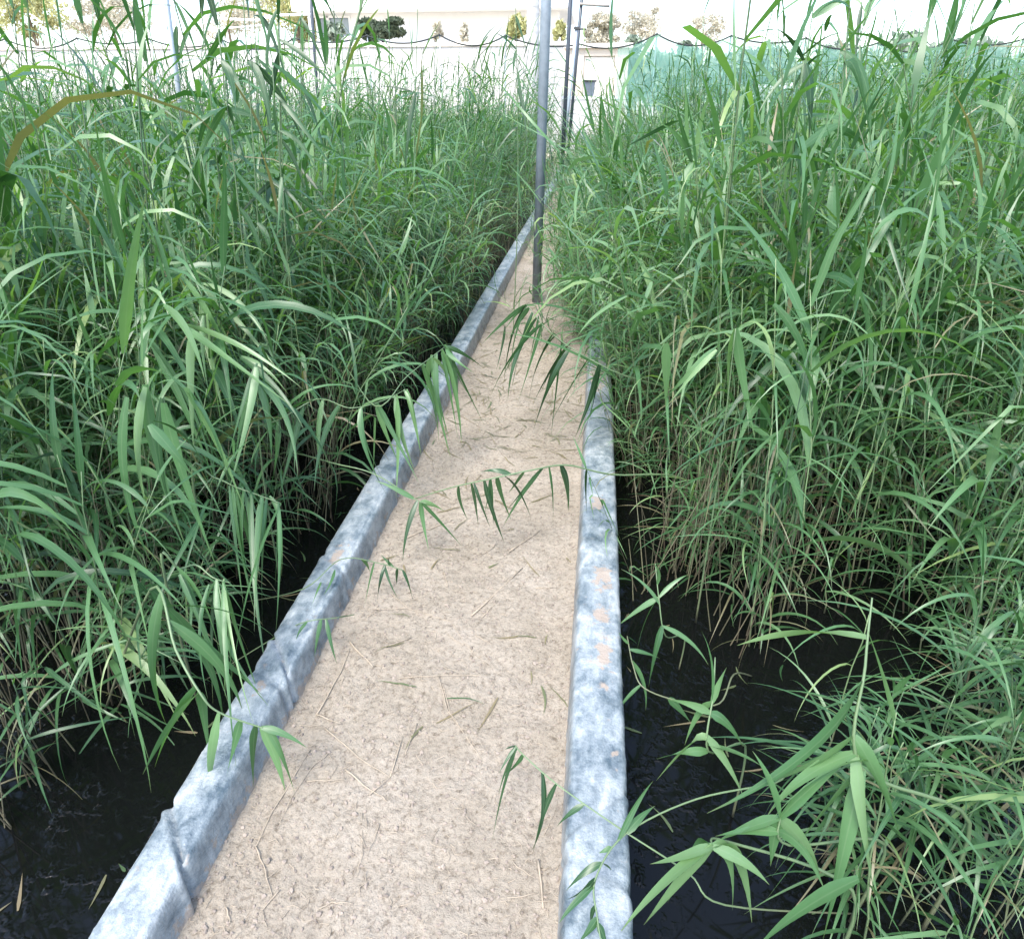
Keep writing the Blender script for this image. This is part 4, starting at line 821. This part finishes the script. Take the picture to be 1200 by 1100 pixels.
# beige house at the end of the path
Yh = 28.5; x0, x1 = PY(663, 80, Yh)[0], PY(736, 80, Yh)[0]
root = empty('small_house', (x0, Yh, 0)); hh = PY(700, 57, Yh)[2]; w = x1 - x0
xd0, xd1 = PY(684, 80, Yh)[0] - x0, PY(720, 80, Yh)[0] - x0; zd = PY(700, 66, Yh)[2]
part('wall', M['beige'], root, [(0, xd0, 0, .25, 0, hh), (xd1, w, 0, .25, 0, hh), (xd0, xd1, 0, .25, zd, hh), (0, .25, .25, 4, 0, hh), (w - .25, w, .25, 4, 0, hh), (.25, w - .25, 3.75, 4, 0, hh)])
part('roof', M['pale'], root, [(-.12, w + .12, -.15, 4.15, hh + .003, hh + .15)])
part('door', M['pale'], root, [(xd0 + .01, xd1 - .01, .08, .14, .02, zd - .01)])
tag(root, 'small beige flat roofed house with a pale door beyond the poles', 'house')
# low white wall with a grey tub on top
Yl = 26.0; xl0, xl1 = PY(640, 112, Yl)[0], PY(724, 112, Yl)[0]; zl = PY(690, 113, Yl)[2]
root = empty('low_wall', (xl0, Yl, 0)); part('masonry', M['wall'], root, [(0, xl1 - xl0, 0, .6, 0, zl - .1)]); part('coping', M['white'], root, [(-.03, xl1 - xl0 + .03, -.03, .63, zl - .1, zl)])
tag(root, 'low white wall in front of the beige house', 'wall')
p = PY(690, 113, Yl); root = empty('tub', (p[0], Yl + .3, zl + .002)); hgt = PY(690, 94, Yl)[2] - zl
g = G(); g.lathe([(0, 0), (.13, 0), (.15, .02), (.19, hgt - .08), (.2, hgt - .06), (.18, hgt - .06), (.0, hgt - .07)], 24); link('body', g.me('body', M['tub'], True, False), root)
g = G(); g.lathe([(.19, hgt - .058), (.235, hgt - .05), (.235, hgt - .0), (.2, hgt), (.0, hgt - .005)], 24); link('lid', g.me('lid', M['clamp'], True, False), root)
tag(root, 'grey plastic tub with a dark lid on the low white wall', 'tub')
# white vehicle seen end on through the net
Yc = 27.5; xc = PY(930, 110, Yc)[0]; zc = PY(930, 97, Yc)[2]
root = empty('parked_van', (xc, Yc, 0))
pr = np.array([(-.92, .35), (-.95, .9), (-.90, 1.25), (-.80, zc - .12), (-.62, zc), (.62, zc), (.80, zc - .12), (.90, 1.25), (.95, .9), (.92, .35)])
g = G(); n = len(pr); secs = [(0.0, .94, .0), (.05, 1.0, .0), (1.2, 1.0, .0), (4.2, 1.0, .0), (4.3, .95, .0)]
V = np.array([[(x * s, y + (0.16 * max(0, z - 1.0) if y < 1 else 0), .35 + (z - .35) * (s if s < 1 else 1)) for x, z in pr] for y, s, _ in secs]).reshape(-1, 3)
Q = [(i * n + j, i * n + (j + 1) % n, (i + 1) * n + (j + 1) % n, (i + 1) * n + j) for i in range(len(secs) - 1) for j in range(n)]
V = np.concatenate([V, [(0, .05, 1.0), (0, 4.3, 1.0)]]); T = [(len(V) - 2, (j + 1) % n, j) for j in range(n)] + [(len(V) - 1, 4 * n + j, 4 * n + (j + 1) % n) for j in range(n)]
g.add(V, Q, T); link('body', g.me('body', M['carpaint'], False, False), root)
y0 = .02
g = G(); g.add([(-.74, -.0, 1.22), (.74, -.0, 1.22), (.62, .14, zc - .2), (-.62, .14, zc - .2), (-.74, .03, 1.22), (.74, .03, 1.22), (.62, .17, zc - .2), (-.62, .17, zc - .2)], [(0, 1, 2, 3), (4, 7, 6, 5), (0, 4, 5, 1), (1, 5, 6, 2), (2, 6, 7, 3), (3, 7, 4, 0)]); link('windscreen', g.me('windscreen', M['glass'], False, False), root)
for s in (-1, 1):
    g = G(); g.box(s * .74 - .13, s * .74 + .13, -.03, .05, .72, .88); link('headlight', g.me('headlight', M['lamp'], False, False), root)
    for yy in (.75, 3.4):
        g = G(); g.tube([(s * .72, yy, .33), (s * .94, yy, .33)], .33, 20); link('wheel', g.me('wheel', M['rubber'], True, False), root)
g = G(); g.box(-.9, .9, -.06, .04, .36, .55); link('bumper', g.me('bumper', M['tub'], False, False), root)
tag(root, 'white vehicle half hidden by the green net and the reeds', 'van')
# pipe frame before the yellow tree
Yf = 30.0; root = empty('pipe_frame', PY(300, 118, Yf) * np.array([1, 1, 0])); o = np.array(root.location)
def fp(px, py): return PY(px, py, Yf) - o
for px in (235, 307, 362):
    g = G(); q = fp(px, 20); g.tube([(q[0], 0, 0), (q[0], 0, q[2])], .045, 10); link('upright', g.me('upright', M['white'], True, False), root)
g = G(); g.tube([fp(225, 21), fp(300, 24), fp(330, 18), fp(366, 17)], .045, 10); link('rail', g.me('rail', M['white'], True, False), root)
g = G(); g.tube([fp(232, 36), fp(307, 30)], .03, 8); link('rail', g.me('rail', M['white'], True, False), root)
tag(root, 'white pipe frame standing before a yellowish tree over the wall', 'frame')

# ------------------------------------------------------------------ trees and bushes
def crown(c, rad, n, size, m, seed, lumps=16):
    r = np.random.default_rng(seed); g = G(); cs = []
    for _ in range(lumps):
        v = r.normal(0, 1, 3); v /= np.linalg.norm(v); cs.append((v * r.uniform(.2, .95) * rad, r.uniform(.16, .50)))
    k = n // lumps
    for v, s in cs:
        p = r.normal(0, 1, (k, 3)); p /= np.linalg.norm(p, axis=1)[:, None]; p = p * (r.uniform(.35, 1.08, (k, 1))) * s * rad + v
        a = r.normal(0, 1, (k, 3)); a /= np.linalg.norm(a, axis=1)[:, None]; b = np.cross(a, r.normal(0, 1, (k, 3))); b /= np.linalg.norm(b, axis=1)[:, None]
        sz = size * r.uniform(.5, 1.3, (k, 1)); P4 = np.stack([p - a * sz, p + b * sz * .5, p + a * sz, p - b * sz * .5], 1).reshape(-1, 3)
        C = np.repeat(np.stack([np.clip(r.normal(.5, .25, k), 0, 1)] + [np.zeros(k)] * 3, -1), 4, 0)
        g.add(P4, np.arange(4 * k).reshape(-1, 4), (), C)
    V, Q, T, C = g.arr(); return mesh('crown', V + np.asarray(c), Q, T, m, C, smooth=False)
def tree(px, y0, y1, wpx, Y, m, label, seed, n=2600, group=None, kind='tree', size=.10):
    bt = PY(px, y0, Y); bb = PY(px, y1, Y); rz = max(.4, (bt[2] - bb[2]) / 2); cz = (bt[2] + bb[2]) / 2; rx = wpx / 2 * Y / 900
    root = empty(kind, (bt[0], Y, 0)); r = np.random.default_rng(seed)
    link('crown', crown((0, 0, cz), np.array([rx, rx * .9, rz]), int(n * 1.8), size, m, seed), root)
    g = G(); g.tube([(0, 0, -.02), (r.normal(0, .05), 0, cz * .5), (r.normal(0, .1), 0, cz)], [.14, .10, .05], 8)
    for _ in range(6):
        a = r.uniform(0, 6.28); h = r.uniform(.45, .8) * cz; g.tube([(0, 0, h), (rx * .35 * math.cos(a), rx * .35 * math.sin(a), h + rz * .3), (rx * .7 * math.cos(a), rx * .7 * math.sin(a), h + rz * .7)], [.05, .035, .012], 6)
    link('trunk', g.me('trunk', M['bark'], True, False), root)
    return tag(root, label, kind, group)
tree(338, -45, 56, 110, 39, M['yellow'], 'yellow green tree behind the white pipe frame', 1, 4200)
tree(258, -30, 56, 120, 41, M['olive'], 'pale sparse tree left of the yellow green one', 2, 1800)
tree(120, -30, 52, 130, 42, M['olive'], 'wide pale tree above the wall at the far left', 3, 3000)
tree(20, -30, 52, 110, 40, M['yellow'], 'yellowish tree over the left end of the wall', 4, 3000)
tree(450, 19, 47, 66, 32, M['bush'], 'dark green round bush before the white building', 5, 3600, None, 'bush', .11)
tree(428, 24, 48, 34, 31.6, M['bush'], 'small dark bush left of the round bush', 6, 1500, None, 'bush', .10)
tree(392, 30, 46, 26, 31.5, M['hedge'], 'low green plant under the window', 7, 700, None, 'bush', .12)
tree(513, 28, 45, 14, 34, M['olive'], 'small yellow plant between the first columns', 8, 300, None, 'bush', .1)
tree(545, 32, 45, 14, 34, M['olive'], 'low bright plant between the last columns', 9, 300, None, 'bush', .1)
tree(607, 12, 50, 24, 33, M['yellow'], 'yellow green shrub left of the palm trunk', 10, 600, None, 'bush', .13)
tree(656, 24, 50, 16, 34, M['yellow'], 'small yellow shrub between the poles', 11, 400, None, 'bush', .13)
tree(709, 18, 56, 44, 38, M['olive'], 'olive green tree right of the poles above the house', 12, 2400)
tree(752, 6, 56, 56, 46, M['olive'], 'pale tree behind the first peak of the net', 13, 1700)
tree(829, 12, 56, 44, 47, M['olive'], 'small thin pale tree behind the middle of the net', 14, 900)
for i, (px, y0, w) in enumerate(((745, 62, 60), (800, 56, 80), (868, 60, 80), (935, 66, 70), (1000, 60, 90), (1080, 50, 100), (1170, 58, 100), (1260, 50, 90))):
    tree(px, y0 - 14, 126, w * 1.2, 30.5 + (i % 3), M['hedge'], ('mottled green shrub directly behind the net by the house', 'mottled green shrub behind the net under the first peak', 'mottled green shrub behind the net at its middle', 'low green shrub behind the white vehicle', 'green shrub behind the net right of the vehicle', 'tall green shrub behind the right part of the net', 'rounded green shrub near the right end of the net', 'last green shrub at the right end of the net')[i], 20 + i, 2600, None, 'shrub', .15)
# palm with a pale ringed trunk
Yq = 23.8; p = PY(624, 60, Yq); root = empty('palm', (p[0], Yq, 0)); g = G(); pr = []
for i in range(120):
    z = i * .055; pr.append((.205 - .006 * z + .012 * (i % 4 == 0) + .004 * math.sin(i * 2.3), z))
g.lathe([(0, 0)] + pr, 22); link('trunk', g.me('trunk', M['palm'], True, False), root)
for i in range(22):
    g = G(); a = i * 2.4; e = .9 - .07 * (i % 12); L = 2.2; c = []
    for u in np.linspace(0, 1, 9):
        ee = e - 1.3 * u * u; c.append((math.cos(a) * L * u * math.cos(ee * .6), math.sin(a) * L * u * math.cos(ee * .6), 6.55 + L * u * math.sin(ee)))
    c = np.array(c); g.tube(c, np.linspace(.025, .006, 9), 5, True, np.tile([.5, 0, 0, 1], (9, 1))); sd = np.array([-math.sin(a), math.cos(a), 0])
    for q in np.linspace(.15, 1, 26):
        j = np.array([np.interp(q, np.linspace(0, 1, 9), c[:, k]) for k in range(3)]); 
        for s in (-1, 1):
            l = .45 * math.sin(math.pi * (q * .8 + .12)); t = j + sd * s * l + np.array([math.cos(a) * .2, math.sin(a) * .2, -.25 * l]); w = np.array([math.cos(a), math.sin(a), 0]) * .018
            g.add([j - w, j + w, t], (), [(0, 1, 2)], [[.4, 0, 0, 1]] * 3)
    link('frond', g.me('frond', M['hedge'], True), root)
tag(root, 'palm with a pale ringed trunk behind the near pole', 'palm')

# ------------------------------------------------------------------ light
w = bpy.data.worlds.new('World'); scene.world = w; w.use_nodes = True; nt = w.node_tree
sky = nt.nodes.new('ShaderNodeTexSky'); sky.sky_type = 'NISHITA'; sky.sun_disc = False
EL, AZ = R(58), R(200)                                # sun behind the camera, a little to the left
sky.sun_elevation = EL; sky.sun_rotation = AZ; sky.air_density = 1.0; sky.dust_density = 2.0; sky.ozone_density = 1.0
bg = nt.nodes['Background']; bg.inputs[1].default_value = 0.15; nt.links.new(sky.outputs[0], bg.inputs[0])
sl = bpy.data.lights.new('sun', 'SUN'); sl.energy = 1.5; sl.angle = R(25); sl.color = (1, .97, .93); so = bpy.data.objects.new('sun', sl); col.objects.link(so)
sd = Vector((math.sin(AZ) * math.cos(EL), math.cos(AZ) * math.cos(EL), math.sin(EL)))
so.rotation_euler = sd.to_track_quat('Z', 'Y').to_euler()
scene.view_settings.view_transform = 'Standard'; scene.view_settings.look = 'None'; scene.view_settings.gamma = 1.0
scene.view_settings.exposure = 1.95
scene.render.engine = 'CYCLES'
scene.cycles.max_bounces = 8; scene.cycles.transparent_max_bounces = 16
print('reeds', len(spots), 'own', n_ind, 'verts', len(me.vertices))
